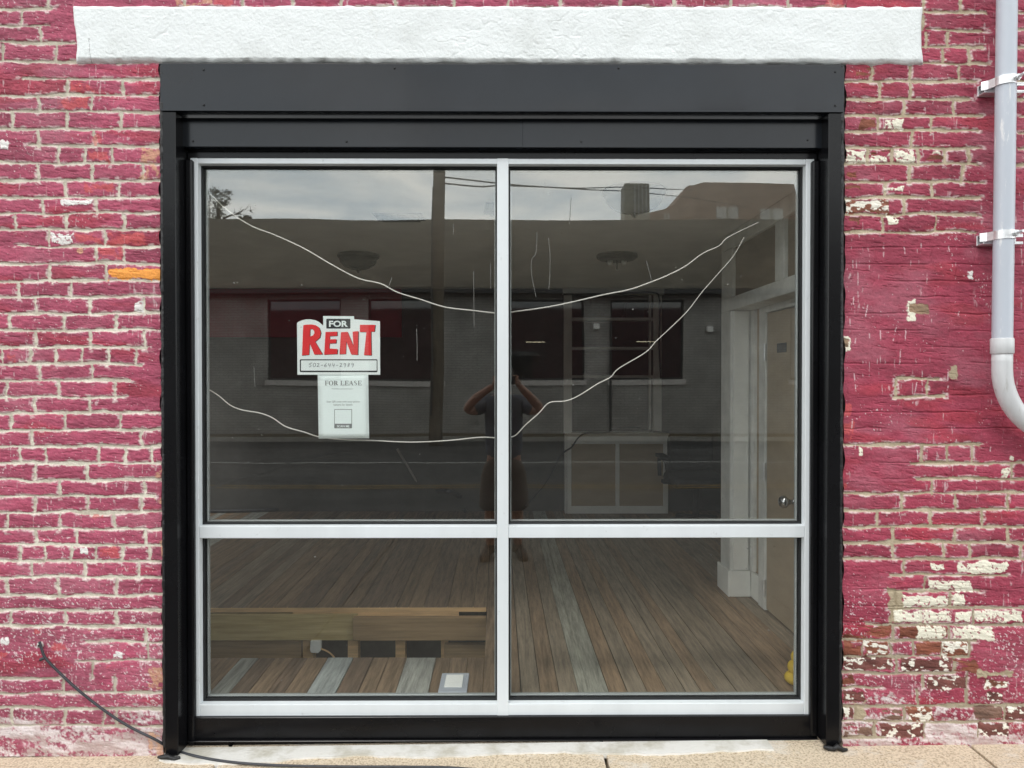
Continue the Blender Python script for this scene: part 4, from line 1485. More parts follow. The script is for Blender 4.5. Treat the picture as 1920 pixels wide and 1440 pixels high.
def serif(ch, x, y, w, h):
    """bookish capital: polygons in sign units"""
    q = []

    def bar(x0, y0, x1, y1):
        q.append(([(x + x0 * w, y + y0 * h), (x + x1 * w, y + y0 * h), (x + x1 * w, y + y1 * h), (x + x0 * w, y + y1 * h)], []))
    if ch in 'FLER':
        bar(0.16, 0.0, 0.38, 1.0)
        bar(0.02, 0.0, 0.16, 0.06)
        bar(0.02, 0.94, 0.16, 1.0)
    if ch in 'FE':
        bar(0.38, 0.0, 0.92, 0.075)
        bar(0.84, 0.075, 0.92, 0.26)
        bar(0.38, 0.46, 0.66, 0.53)
        bar(0.66, 0.38, 0.73, 0.62)
    if ch == 'F':
        bar(0.38, 0.94, 0.55, 1.0)
    if ch in 'EL':
        bar(0.38, 0.925, 0.95, 1.0)
        bar(0.87, 0.70, 0.95, 0.925)
    if ch == 'L':
        bar(0.38, 0.0, 0.55, 0.06)
    if ch == 'O':
        q.append((arc(x + 0.5 * w, y + 0.5 * h, 0.48 * w, 0.52 * h, 0, 345, 22), [arc(x + 0.5 * w, y + 0.5 * h, 0.27 * w, 0.46 * h, 0, 345, 18)]))
    if ch == 'R':
        q.append((arc(x + 0.38 * w, y + 0.27 * h, 0.48 * w, 0.27 * h, -90, 90, 10), [arc(x + 0.40 * w, y + 0.27 * h, 0.24 * w, 0.20 * h, -88, 88, 8)]))
        q.append(([(x + 0.42 * w, y + 0.52 * h), (x + 0.64 * w, y + 0.50 * h), (x + 1.0 * w, y + 0.97 * h), (x + 0.98 * w, y + h), (x + 0.76 * w, y + h)], []))
        bar(0.38, 0.94, 0.50, 1.0)
    if ch == 'A':
        q.append(([(x + 0.46 * w, y), (x + 0.56 * w, y), (x + 0.92 * w, y + h), (x + 0.68 * w, y + h), (x + 0.44 * w, y + 0.24 * h), (x + 0.17 * w, y + h), (x + 0.09 * w, y + h)], []))
        bar(0.27, 0.62, 0.60, 0.69)
        bar(0.0, 0.95, 0.28, 1.0)
        bar(0.60, 0.955, 1.0, 1.005)
    if ch == 'S':
        c = [(0.80, 0.12), (0.5, 0.03), (0.22, 0.12), (0.20, 0.30), (0.45, 0.46), (0.74, 0.60), (0.78, 0.82), (0.5, 0.965), (0.18, 0.86)]
        ws = [0.05, 0.07, 0.1, 0.11, 0.12, 0.11, 0.1, 0.07, 0.05]
        L_, R_ = [], []
        for i, (a, b) in enumerate(c):
            t_ = Vector(c[min(i + 1, 8)]) - Vector(c[max(i - 1, 0)])
            n_ = Vector((-t_.y, t_.x)).normalized() * ws[i]
            L_.append((x + (a + n_.x) * w, y + (b + n_.y * 0.6) * h))
            R_.append((x + (a - n_.x) * w, y + (b - n_.y * 0.6) * h))
        q.append((L_ + R_[::-1], []))
    return q


mb_parts = []
bm_all = MB()
xx = 367
for ch, w in (('F', 38), ('O', 47), ('R', 46), (' ', 18), ('L', 42), ('E', 42), ('A', 46), ('S', 38), ('E', 42)):
    if ch != ' ':
        for k, (o_, h_) in enumerate(serif(ch, xx, 768, w, 46)):
            ob = fill(o_, h_, 0.0078 - 0.00003 * k, 0.0080, "tmp", MT['ink_soft'], None)
            me = ob.data
            me.transform(Matrix.Translation(ob.location))
            bm_all.add([v.co.copy() for v in me.vertices], [tuple(p.vertices) for p in me.polygons])
            bpy.data.objects.remove(ob)
    xx += w + 1.5
bm_all.build("heading", MT['ink_soft'], note)
text_mesh("First Floor commercial space", 440, 650, 842, 858, 0.0079, "text_line", MT['ink_soft'], note)
text_mesh("Scan QR code with your phone", 387, 717, 967, 991, 0.0079, "text_line", MT['ink_soft'], note)
text_mesh("camera for details", 455, 645, 997, 1017, 0.0079, "text_line", MT['ink_soft'], note)
bd = fill(rrect(463, 1052, 640, 1243, 6), [rrect(468, 1057, 635, 1198, 3)], 0.0077, 0.0080, "badge", MT['ink_soft'], note)
text_mesh("SCAN ME", 490, 615, 1211, 1234, 0.0075, "badge_text", MT['card'], bd, 0.02)

# ------------------------------------------------------------------ cords hung behind the glass
def cordline(pts, y0, r, label):
    q = [P(a, b, y0 + 0.0) for a, b in pts]
    n_ = (len(q) - 1) * 5 + 1
    r = [r * (1 - 0.5 * max(0, (k / n_ - 0.72) / 0.28)) for k in range(n_)]
    return tag(MB().tube(catmull(q, 5), r, 7).build("cord", MT['cord'], smooth=True), label, "cord", "white cords hanging behind the glass")


cordline([(388, 358), (425, 393), (470, 423), (516, 441), (570, 466), (625, 498), (672, 522), (714, 532), (745, 548), (790, 562), (835, 576), (885, 582), (935, 587), (975, 583),
          (1025, 576), (1070, 567), (1130, 553), (1180, 543), (1215, 531), (1250, 517), (1285, 499), (1318, 475), (1348, 461), (1362, 447), (1390, 432), (1422, 417)],
         0.075, 0.0029, "upper white cord sagging across both top panes above the signs")
cordline([(388, 728), (410, 742), (432, 760), (455, 769), (485, 774), (510, 783), (536, 800), (570, 810), (598, 819), (640, 824), (700, 826), (770, 829), (840, 826), (900, 820), (932, 821), (955, 820),
          (968, 815), (985, 797), (1010, 775), (1030, 755), (1060, 752), (1085, 742), (1120, 720), (1145, 707), (1160, 691), (1210, 661), (1230, 640), (1260, 612), (1290, 582), (1316, 548), (1345, 515), (1375, 480), (1395, 445)],
         0.085, 0.0025, "lower white cord sagging below the signs and rising to the right")

# ------------------------------------------------------------------ the empty room
ZF = ZC - 1.366
ZCEIL = ZC + 0.905
YBACK = 4.25
XL, XR = -4.7, 3.6
HX1 = -0.126                     # right end of the floor opening
HY0, HY1 = 0.455, 1.215
HX0 = -2.4


def floor_mesh():
    TILT = -0.0135
    bx = [388, 425.6, 461, 498, 530.5, 572.5, 627.5, 669, 702, 740, 802, 834, 870, 905, 941, 977.5, 1013.7, 1049, 1086, 1143, 1178, 1215.5, 1253, 1288, 1318, 1348, 1385, 1424, 1466]
    gr, br, db, ob, gb = (0.20, 0.202, 0.18), (0.158, 0.110, 0.070), (0.122, 0.086, 0.060), (0.185, 0.126, 0.078), (0.160, 0.128, 0.092)
    tone = [gr, db, br, db, br, (0.235, 0.25, 0.24), db, br, br, (0.235, 0.235, 0.21), br, br, br, br, br, gb, br, gb, (0.205, 0.20, 0.165), ob, gb, ob, gb, gb, br, gb, gb, gb]
    X = [P(b, 1305, 0.05).x for b in bx]
    cols = list(tone)
    r = random.Random(2)
    while X[0] > XL - 0.2:
        X.insert(0, X[0] - 0.083)
        cols.insert(0, r.choice([br, db, gb, gr, br]))
    while X[-1] < XR + 0.2:
        X.append(X[-1] + 0.083)
        cols.append(r.choice([gb, br, gb, ob]))
    vs, fs, cc = [], [], []

    def slab(x0, x1, y0, y1, c):
        o = len(vs)
        dz = r.uniform(-0.0012, 0.0012)
        for z in (ZF - 0.02, ZF + dz):
            for (x, y) in ((x0, y0), (x1, y0), (x1, y1), (x0, y1)):
                vs.append((x + TILT * (y - 0.05), y, z))
        fs.extend([tuple(o + i for i in f) for f in ((0, 3, 2, 1), (4, 5, 6, 7), (0, 1, 5, 4), (1, 2, 6, 5), (2, 3, 7, 6), (3, 0, 4, 7))])
        cc.extend([c] * 8)
    for k in range(len(X) - 1):
        x0, x1 = X[k] + r.choice((0.0012, 0.0024)), X[k + 1] - r.choice((0.0012, 0.0024))
        c = np.array(cols[k])
        hole = x1 + TILT * 0.8 < HX1 + 0.05 and x0 > HX0
        spans = [(0.0, HY0), (HY1, YBACK)] if hole else [(0.0, YBACK)]
        for a, b in spans:
            y = a
            if a > 1.0 and c.sum() > 0.55:   # the pale boards stop at the opening
                c = np.array(db)
            while y < b - 0.01:
                L = r.uniform(1.8, 4.2)
                e = min(y + L, b)
                if b - e < 0.25:
                    e = b
                slab(x0, x1, y + (0.0008 if y > a else 0), e, c * r.uniform(1.45, 1.8))
                y = e
    me = bpy.data.meshes.new("floor")
    me.from_pydata(vs, [], fs)
    at = me.attributes.new('albedo', 'FLOAT_COLOR', 'POINT')
    at.data.foreach_set('color', np.concatenate([np.array(cc, 'f4'), np.ones((len(cc), 1), 'f4')], 1).ravel())
    me.materials.append(MT['floor'])
    me.update()
    return me


structure(link("floor", floor_mesh()))
# dark crawl space below the opening
mb = MB()
zl = ZF - 0.75
mb.add([(XL - 0.2, 0.0, zl), (XR + 0.2, 0.0, zl), (XR + 0.2, YBACK + 0.2, zl), (XL - 0.2, YBACK + 0.2, zl)], [(0, 1, 2, 3)])
structure(mb.build("crawlspace", MT['dark_dirt']))
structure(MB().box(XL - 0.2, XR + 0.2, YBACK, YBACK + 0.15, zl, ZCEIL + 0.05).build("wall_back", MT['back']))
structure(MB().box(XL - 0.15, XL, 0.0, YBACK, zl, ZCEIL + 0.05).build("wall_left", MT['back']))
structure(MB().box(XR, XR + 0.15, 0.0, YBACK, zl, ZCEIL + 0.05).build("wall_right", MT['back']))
LX0, LX1, LY0, LY1 = -4.6, -3.15, 0.4, 3.6  # unseen roof light, added to let more daylight into the room
mb = MB()
mb.box(LX1, XR, 0.0, YBACK, ZCEIL, ZCEIL + 0.05)
mb.box(XL, LX0, 0.0, YBACK, ZCEIL, ZCEIL + 0.05)
mb.box(LX0, LX1, 0.0, LY0, ZCEIL, ZCEIL + 0.05)
mb.box(LX0, LX1, LY1, YBACK, ZCEIL, ZCEIL + 0.05)
mb.box(LX0 - 0.05, LX0, LY0, LY1, ZCEIL + 0.051, ZCEIL + 0.3)
mb.box(LX1, LX1 + 0.05, LY0, LY1, ZCEIL + 0.051, ZCEIL + 0.3)
structure(mb.build("ceiling", MT['ceiling']))
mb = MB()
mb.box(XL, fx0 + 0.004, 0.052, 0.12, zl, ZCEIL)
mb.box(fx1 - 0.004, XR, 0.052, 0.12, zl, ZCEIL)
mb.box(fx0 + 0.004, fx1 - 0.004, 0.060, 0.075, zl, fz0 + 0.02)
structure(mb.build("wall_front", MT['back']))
# sealing between frame and masonry
mb = MB()
mb.box(XL - 0.2, xl0 + 0.01, -0.09, 0.05, -0.8, 3.6)
mb.box(xr1 - 0.01, XR + 0.2, -0.09, 0.05, -0.8, 3.6)
mb.box(xl0 + 0.01, xr1 - 0.01, -0.028, 0.05, zt + 0.012, 3.6)
mb.box(xl0 + 0.01, xr1 - 0.01, -0.015, 0.05, -0.8, zb0 - 0.01)
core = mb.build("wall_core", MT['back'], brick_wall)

# opening in the floor: header lumber and joists
opn = thing("floor_opening", "rectangular opening cut in the shop floor framed with bare lumber", "floor opening", (-1.2, HY1, ZF - 0.3))
dH = 3 + HY1
x0, x1, x2 = D(340, 1170, dH).x - 0.6, D(665, 1170, dH).x, HX1 - 0.002


def zH(py, y=None):
    return P(800, py, (HY1 if y is None else y)).z


MB().box(x0, x2, HY1 - 0.004, HY1 + 0.02, zH(1147), zH(1139.5) + 0.001).build("board_edge", MT['lumber_fresh'], opn)
MB().box(D(549, 1150, dH).x, D(860, 1150, dH).x, HY1 + 0.002, HY1 + 0.02, zH(1158), zH(1147) - 0.001).build("board_edge", MT['lumber_fresh'], opn)
MB().box(x0, x1 + 0.02, HY1 - 0.012, HY1 + 0.028, zH(1199), zH(1150)).build("header_board", MT['lumber_green'], opn, bevel=0.002)['label'] = "greenish treated header board"
MB().box(x1, x2, HY1 - 0.052, HY1 - 0.014, zH(1201, HY1 - 0.05), zH(1158, HY1 - 0.05)).build("header_board", MT['lumber_brown'], opn, bevel=0.002)['label'] = "darker brown header board"
for a, b in ((565, 584), (650, 669), (740, 758), (826, 838)):
    MB().box(D(a, 1200, dH).x, D(b, 1200, dH).x, HY1 + 0.03, HY1 + 0.10, zl, zH(1190)).build("joist", MT['lumber_fresh'], opn)
MB().box(x0, D(562, 1200, dH).x, HY1 + 0.03, HY1 + 0.06, zl, zH(1203)).build("board", MT['lumber_brown'], opn)
MB().box(D(833, 1200, dH).x, x2, HY1 - 0.01, HY1 + 0.03, zl, zH(1208)).build("board", MT['lumber_brown'], opn)
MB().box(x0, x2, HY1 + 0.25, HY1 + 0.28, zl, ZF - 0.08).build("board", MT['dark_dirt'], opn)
jb = MB().prism([D(582, 1202, dH - 0.03), D(601, 1202, dH - 0.03), D(601, 1220, dH - 0.03), D(596, 1225, dH - 0.03), D(583, 1224, dH - 0.03), D(581, 1219, dH - 0.03)], 0.03)
tag(jb.build("junction_box", MT['white_paint'], bevel=0.002), "small white electrical box under the floor header board", "electrical box")
tag(MB().tube(catmull([D(601, 1216, dH - 0.02), D(615, 1222, dH - 0.02), D(626, 1232, dH - 0.02), D(632, 1245, dH - 0.02)]), 0.005, 7).build("wire", MT['lumber_fresh'], smooth=True),
    "short tan wire leaving the white electrical box under the floor", "wire")

# metal plate lying on the boards
def FL(px, py, dz=0.0):
    return PZ(px, py, ZF + dz)


q = [FL(829, 1265), FL(880, 1264.5), FL(875.5, 1301.5), FL(821, 1301)]
reg = thing("floor_register", "pale metal register plate lying on the boards behind the lower left pane", "floor register", q[3])
mb = MB()
mb.prism([Vector((p.x, p.y, ZF + 0.002)) for p in q], 0.006, Vector((0, 0, 1)))
mb.build("plate", MT['pvc'], reg, bevel=0.003)
mb = MB()
for k in range(10):
    u = 0.16 + 0.066 * k
    a = q[0].lerp(q[3], u).lerp(q[1].lerp(q[2], u), 0.18)
    b = q[0].lerp(q[3], u).lerp(q[1].lerp(q[2], u), 0.80)
    mb.tube([Vector((a.x, a.y, ZF + 0.010)), Vector((b.x, b.y, ZF + 0.010))], 0.0035, 6)
mb.build("louvre", MT['white_paint'], reg, smooth=True)

# yellow lump by the right jamb
c = P(1496, 1308, 0.10)
zs = ZF
px_ = c.x
mb = MB()
for (dx_, h0, h1, r_) in ((0, 0.0, 0.05, 0.042), (0.006, 0.045, 0.10, 0.034), (0.012, 0.095, 0.140, 0.026)):
    prof = [(0.001, h0)] + [(r_ * math.sin(R(18 * k)) + 0.001, h0 + (h1 - h0 + 0.012) * (1 - math.cos(R(18 * k))) / 2) for k in range(1, 10)] + [(0.001, h1 + 0.012)]
    mb.lathe(prof, (px_ + dx_, 0.14, zs), 16)
fo = mb.build("foam_lump", MT['yellow'], smooth=True)
tag(fo, "lumpy yellow foam blob standing on the floor in the right window corner", "foam")

# ---- shelves and cabinet against the back wall
DS = 7.12
yS = DS - 3.0


def sx(px):
    return D(px, 700, DS).x


def sz(py):
    return D(1100, py, DS).z


shelf = thing("wall_shelves", "tall white built in shelves on the back wall above the cabinet", "shelves", (sx(1148), yS, sz(808)))
zb_ = sz(812)
for a, b in ((1057, 1072), (1225, 1240)):
    MB().box(sx(a), sx(b), yS - 0.02, yS + 0.02, zb_, sz(553)).build("stile", MT['white_paint'], shelf, bevel=0.002)
mb = MB().box(sx(1055), sx(1244), yS - 0.03, yS + 0.02, sz(553), sz(540))
mb.build("cornice", MT['white_paint'], shelf, bevel=0.003)
for py in (598, 653, 706):
    MB().box(sx(1072), sx(1225), yS, yS + 0.11, sz(py + 2.5), sz(py - 2.5)).build("shelf", MT['old_white'], shelf)
mb = MB().box(sx(1217), sx(1221), yS + 0.005, yS + 0.03, zb_, sz(553))
mb.build("strip", MT['old_white'], shelf)
mb = MB().box(sx(1072), sx(1225), yS + 0.115, yS + 0.125, sz(706), sz(553))
mb.build("back_panel", nmat("reddish_backing", (0.06, 0.03, 0.022), 0.8, 0.2, 5), shelf)
tag(MB().prism([D(1171, 596, DS + 0.05), D(1208, 596, DS + 0.05), D(1208, 569, DS + 0.05), D(1173, 568, DS + 0.05)], 0.06).build("box", MT['dark_grey'], bevel=0.003),
    "grey box standing on the top shelf of the white built in shelves", "box")
cabn = thing("base_cabinet", "low white cabinet with two tan panels below the shelves", "cabinet", (sx(1157), yS - 0.1, ZF))
yC = yS - 0.03
DSc = DS - 0.03
mb = MB().box(sx(1061), sx(1253), yC - 0.02, YBACK - 0.002, sz(815), sz(811))
mb.build("top", MT['white_paint'], cabn, bevel=0.003)
mb = MB()
mb.box(sx(1063), sx(1252), yC, yC + 0.02, sz(832), sz(815))
mb.box(sx(1063), sx(1252), yC, yC + 0.02, ZF + 0.004, sz(948))
mb.box(sx(1063), sx(1071), yC, yC + 0.02, sz(948), sz(832))
mb.box(sx(1153.5), sx(1161), yC, yC + 0.02, sz(948), sz(832))
mb.box(sx(1243), sx(1252), yC, yC + 0.02, sz(948), sz(832))
mb.box(sx(1059.5), sx(1062.5), yC + 0.01, YBACK - 0.003, ZF + 0.004, sz(815))
mb.box(sx(1250), sx(1252), yC + 0.021, YBACK - 0.003, ZF + 0.004, sz(815))
mb.build("face_frame", MT['white_paint'], cabn, bevel=0.002)
for a, b in ((1071, 1153.5), (1161, 1243)):
    MB().box(sx(a) + 0.001, sx(b) - 0.001, yC + 0.008, yC + 0.018, sz(948) + 0.001, sz(832) - 0.001).build("door_panel", MT['tan'], cabn)
wpts = [D(1056, 552, DS - 0.06), D(1120, 551, DS - 0.06), D(1190, 549, DS - 0.06), D(1228, 549, DS - 0.06), D(1236, 560, DS - 0.06), D(1237, 600, DS - 0.06), D(1236, 650, DS - 0.06), D(1239, 710, DS - 0.06)]
tag(MB().tube(catmull(wpts), 0.009, 8).build("cable", MT['cable'], smooth=True), "black cable draped over the top and right side of the white shelves", "cable")
wpts = [D(1255, 811, DS - 0.1), D(1220, 808, DS - 0.1), D(1190, 801, DS - 0.1), D(1155, 803, DS - 0.1), D(1135, 811, DS - 0.08), D(1100, 812, DS - 0.1), D(1085, 820, DS - 0.12),
        D(1072, 838, DS - 0.2), D(1060, 846, DS - 0.3), D(1048, 858, DS - 0.4), D(1038, 880, DS - 0.55), D(1020, 910, DS - 0.75), D(985, 950, DS - 1.1)]
wpts[-1].z = max(wpts[-1].z, ZF + 0.01)
tag(MB().tube(catmull(wpts), 0.008, 8).build("cable", MT['cable'], smooth=True), "black cable trailing off the low white cabinet down to the floor", "cable")

# dark red board high on the back wall
MBp = MB().box(D(352, 590, 7.2).x - 0.3, D(752, 590, 7.2).x, YBACK - 0.03, YBACK - 0.002, D(600, 632, 7.2).z, ZCEIL - 0.002)
tag(MBp.build("wall_board", MT['red_board']), "dark red board high on the back wall left of the shelves", "board")

# office chair beside the cabinet
chx, chd = 1305, 6.35
cx = D(chx, 800, chd).x
cy = chd - 3
ch = thing("office_chair", "black office chair with looped armrests right of the low cabinet", "chair", (cx, cy, ZF))
mb = MB().box(cx - 0.25, cx + 0.25, cy - 0.26, cy + 0.24, ZF + 0.40, ZF + 0.50)
mb.build("seat", MT['chair'], ch, bevel=0.04, seg=3)
mb = MB().box(cx - 0.20, cx + 0.22, cy + 0.20, cy + 0.29, ZF + 0.50, ZF + 0.82)
mb.build("backrest", MT['chair'], ch, bevel=0.035, seg=3)
for s in (-1, 1):
    xx_ = cx + s * 0.30
    mb = MB().tube(catmull([(xx_, cy - 0.02, ZF + 0.44), (xx_ - s * 0.0, cy - 0.18, ZF + 0.50), (xx_ + s * 0.01, cy - 0.2, ZF + 0.62), (xx_ + s * 0.01, cy, ZF + 0.65), (xx_, cy + 0.14, ZF + 0.63), (xx_, cy + 0.12, ZF + 0.47)]), 0.018, 8)
    mb.box(xx_ - 0.035, xx_ + 0.035, cy - 0.2, cy + 0.14, ZF + 0.645, ZF + 0.675)
    mb.box(min(xx_, cx + s * 0.2), max(xx_, cx + s * 0.2), cy - 0.05, cy + 0.05, ZF + 0.42, ZF + 0.45)
    mb.build("armrest", MT['chair'], ch, smooth=True)
mb = MB().tube([(cx, cy, ZF + 0.08), (cx, cy, ZF + 0.40)], 0.03, 12)
mb.build("column", MT['chair'], ch, smooth=True)
for k in range(5):
    a = R(90 + 72 * k + 20)
    ex, ey = cx + 0.30 * math.cos(a), cy + 0.30 * math.sin(a)
    lg = MB().tube([(cx, cy, ZF + 0.11), (ex, ey, ZF + 0.075)], [0.03, 0.02], 8).build("leg", MT['chair'], ch, smooth=True)
    MB().lathe([(0.001, -0.02), (0.028, -0.02), (0.030, 0.0), (0.028, 0.02), (0.001, 0.02)], (ex, ey, ZF + 0.031), 12, 'X').build("castor", MT['chair'], lg, smooth=True)

# poles and hose left lying on the boards
def fl(px, py, h=0.02):
    p = FL(px, py)
    return Vector((p.x, p.y, ZF + h))


tag(MB().tube([fl(400, 957, 0.012), fl(560, 900, 0.012), fl(696, 842, 0.012)], 0.011, 8).build("pole", MT['pole_grey'], smooth=True),
    "long grey pole lying flat on the dark floor behind the upper left pane", "pole")
tag(MB().tube([fl(811, 955, 0.012), D(745, 842, 7.15)], 0.012, 8).build("pole", MT['pole_grey'], smooth=True), "grey pole leaning back against the wall behind the upper left pane", "pole")
hz = [fl(392, 922), fl(470, 921), fl(540, 923), fl(580, 931), fl(596, 941), fl(585, 950), fl(540, 957), fl(470, 961), fl(392, 962)]
tag(MB().tube(catmull(hz), 0.016, 8).build("hose", MT['cable'], smooth=True), "black hose in a wide loop on the floor at the left", "hose")
hp = [fl(800, 940), fl(812, 926), D(830, 920, 6.3), D(850, 924, 6.3), fl(868, 940), fl(872, 962)]
tag(MB().tube(catmull(hp), 0.018, 8).build("hose", MT['cable'], smooth=True), "black hose arching up beside the foot of the leaning pole", "hose")

# ---- partition with the door on the right
XP = 1.515                       # plane of the partition
dP0, dP1 = 3.12, 4.41


def py_(d):
    return d - 3.0


part = thing("partition", "partition wall of white trim and tan panels on the right of the room", "partition", (XP, 0.9, ZF))
MB().box(XP + 0.02, XP + 0.10, py_(dP0), py_(4.62), ZF + 0.001, ZCEIL - 0.002).build("panel", MT['tan_dark'], part)
zbm0, zbm1 = ZC + 0.417, ZC + 0.498
XU = XP - 0.130                  # the upper part stands flush with the post
MB().box(XU, XP + 0.018, py_(4.41), py_(4.60), ZF + 0.002, zbm0 - 0.001).build("post", MT['old_white'], part, bevel=0.003)
zp = zbm0 - 0.002
MB().box(XP - 0.112, XP - 0.018, py_(4.395), py_(4.409), ZF + 0.17, zp).build("post_board", MT['white_paint'], part, bevel=0.003)
mb = MB()
mb.box(XP - 0.13, XP - 0.004, py_(4.392), py_(4.409), ZF + 0.003, ZF + 0.165)
mb.box(XP - 0.146, XP - 0.131, py_(4.392), py_(4.62), ZF + 0.003, ZF + 0.165)
mb.box(XP - 0.004, XP + 0.016, py_(4.24), py_(4.392), ZF + 0.003, ZF + 0.165)
mb.build("baseboard", MT['white_paint'], part, bevel=0.003)
MB().box(XP - 0.010, XP + 0.016, py_(4.34), py_(4.392), ZF + 0.17, zp).build("trim", MT['old_white'], part, bevel=0.004)
MB().box(XU, XP + 0.018, py_(dP0), py_(4.60), zbm0, zbm1).build("rail", MT['old_white'], part, bevel=0.003)
MB().box(XU, XP + 0.018, py_(dP0), py_(4.60), ZC + 0.803, ZCEIL - 0.003).build("head_trim", MT['old_white'], part, bevel=0.003)
for a, b in ((3.56, 3.68), (4.375, 4.60)):
    MB().box(XU + 0.001, XP + 0.018, py_(a), py_(b), zbm1 + 0.001, ZC + 0.802).build("stud", MT['old_white'], part, bevel=0.002)
MB().box(XU + 0.02, XP + 0.018, py_(3.69), py_(4.374), zbm1 + 0.001, ZC + 0.802).build("panel", MT['tan_dark'], part)
MB().box(XU + 0.02, XP + 0.018, py_(dP0), py_(3.555), zbm1 + 0.001, ZC + 0.802).build("panel", MT['tan_dark'], part)
MB().box(XP + 0.012, XP + 0.019, py_(4.25), py_(4.36), ZF + 0.17, zbm0 - 0.001).build("panel", MT['tan'], part)
# door casing and door
zd = ZC + 0.378
mb = MB()
mb.box(XP - 0.012, XP + 0.019, py_(4.14), py_(4.24), ZF + 0.002, zd + 0.06)
mb.box(XP - 0.012, XP + 0.019, py_(3.55), py_(3.63), ZF + 0.002, zd + 0.06)
mb.box(XP - 0.0115, XP + 0.019, py_(3.63), py_(4.14), zd, zd + 0.059)
mb.build("door_casing", MT['old_white'], part, bevel=0.003)
mb = MB().box(XP - 0.002, XP + 0.018, py_(3.635), py_(4.133), ZF + 0.012, zd - 0.005)
door = mb.build("door", MT['tan'], part, bevel=0.002)
for py in (660, 885, 1105):
    p = PX(1437, py, XP - 0.01)
    MB().tube([(XP - 0.014, py_(4.138), p.z - 0.05), (XP - 0.014, py_(4.138), p.z + 0.05)], 0.009, 8).build("hinge", MT['zinc'], door, smooth=True)
p = PX(1494, 941, XP - 0.004)
MB().lathe([(0.001, -0.095), (0.022, -0.094), (0.033, -0.080), (0.033, -0.064), (0.017, -0.047), (0.011, -0.035), (0.012, -0.02), (0.030, -0.012), (0.032, -0.003)],
           (XP, p.y, p.z), 20, 'X').build("door_knob", MT['chrome'], door, smooth=True)
a, b = PX(1458, 644, XP - 0.003), PX(1475, 660, XP - 0.003)
MB().box(XP - 0.008, XP - 0.0025, b.y, a.y, b.z, a.z).build("door_plate", MT['dark_grey'], door, bevel=0.002)

# ---- ceiling lights
def fixture(px, py, d, label, glass, bare=False):
    c = D(px, py, d)
    c.z = ZCEIL
    t = thing("ceiling_light", label, "ceiling light", (c.x, c.y, ZCEIL), "flush ceiling lights in the empty room")
    MB().lathe([(0.001, -0.002), (0.145, -0.002), (0.152, -0.012), (0.150, -0.026), (0.128, -0.040), (0.10, -0.046), (0.001, -0.046)], c, 32).build("pan", MT['bronze'] if not glass == 'bowl' else MT['bowl'], t, smooth=True)
    if bare:
        for k in (-1, 1):
            MB().lathe([(0.001, -0.045), (0.02, -0.046), (0.02, -0.075), (0.012, -0.08), (0.001, -0.08)], c + Vector((k * 0.05, 0, 0)), 14).build("lamp_socket", MT['white_paint'], t, smooth=True)
        MB().tube([c + Vector((0, 0, -0.04)), c + Vector((0, 0, -0.115))], 0.006, 8).build("stem", MT['bronze'], t)
    else:
        prof = [(0.138, -0.030)] + [(0.134 * math.cos(R(9 * k)) + 0.002, -0.038 - 0.078 * math.sin(R(9 * k)) ** 1.0) for k in range(0, 11)]
        MB().lathe(prof, c, 32).build("glass_bowl", MT[glass], t, smooth=True)
        MB().lathe([(0.001, -0.112), (0.014, -0.114), (0.016, -0.121), (0.009, -0.130), (0.006, -0.136), (0.001, -0.138)], c, 16).build("finial", MT['bronze'], t, smooth=True)
    return t


fixture(1189, 370, 3.42, "pale glass bowl ceiling light nearest the window", 'bowl')
fixture(672, 490, 5.22, "dark ceiling light with its glass bowl, above the rent sign", 'bowl_dark')
fixture(1157, 490, 5.22, "dark ceiling light missing its glass bowl, deeper in the room on the right", 'bowl_dark', True)


def vent(pxs, label):
    q = [PZ(a, b, ZCEIL - 0.006) for a, b in pxs]
    t = thing("ceiling_vent", label, "vent", q[0], "ceiling vents")
    MB().prism(q, 0.005, Vector((0, 0, 1))).build("grille", MT['dark_grey'], t)
    x_0, x_1 = min(p.x for p in q), max(p.x for p in q)
    y_0, y_1 = min(p.y for p in q), max(p.y for p in q)
    for k in range(6):
        mb = MB()
        y = y_0 + (y_1 - y_0) * (k + 0.5) / 6
        mb.box(x_0 + 0.03, x_1 - 0.03, y - 0.004, y + 0.004, ZCEIL - 0.013, ZCEIL - 0.007)
        mb.build("slat", MT['dark_grey'], t)


vent([(698, 401), (790, 401), (798, 414), (710, 415)], "grey ceiling vent above the rent sign near the glass top")
vent([(911, 381), (950, 381), (950, 404), (908, 402)], "grey ceiling vent half hidden behind the window mullion")

# ------------------------------------------------------------------ across the street (seen mirrored in the glass)
YFB = -18.2                      # facade of the low building
DFB = 3.0 + (-YFB)


def fx(px):
    return M(px, 700, DFB).x


def fzz(py):
    return M(952, py, DFB).z


bld = thing("low_building", "long low grey painted brick building with shingle roof mirrored from across the street", "building", (0, YFB - 4, zk))
wins = [(502, 639), (690, 831), (955, 1095), (1144, 1282)]
extra = [(180, 318), (1480, 1618)]
zw0, zw1, ze = fzz(713), fzz(561), fzz(546)
allw = sorted([(fx(a), fx(b)) for a, b in wins + extra])
XA, XB = -17.0, 17.0
mb = MB()
yb0, yb1 = YFB - 0.3, YFB
mb.box(XA, XB, yb0, yb1, zk, zw0)
mb.box(XA, XB, yb0, yb1, zw1, ze)
edges = [XA] + [e for w in allw for e in w] + [XB]
for k in range(0, len(edges), 2):
    mb.box(edges[k], edges[k + 1], yb0, yb1, zw0, zw1)
mb.box(XA, XA + 0.3, YFB - 9.6, yb0, zk, ze)
mb.box(XB - 0.3, XB, YFB - 9.6, yb0, zk, ze)
mb.box(XA, XB, YFB - 9.9, YFB - 9.6, zk, ze)
mb.build("wall", MT['far_wall'], bld)
RY = YFB - 4.9
rz_ = M(952, 416, 3 - RY).z
mb = MB()
ov = 0.45
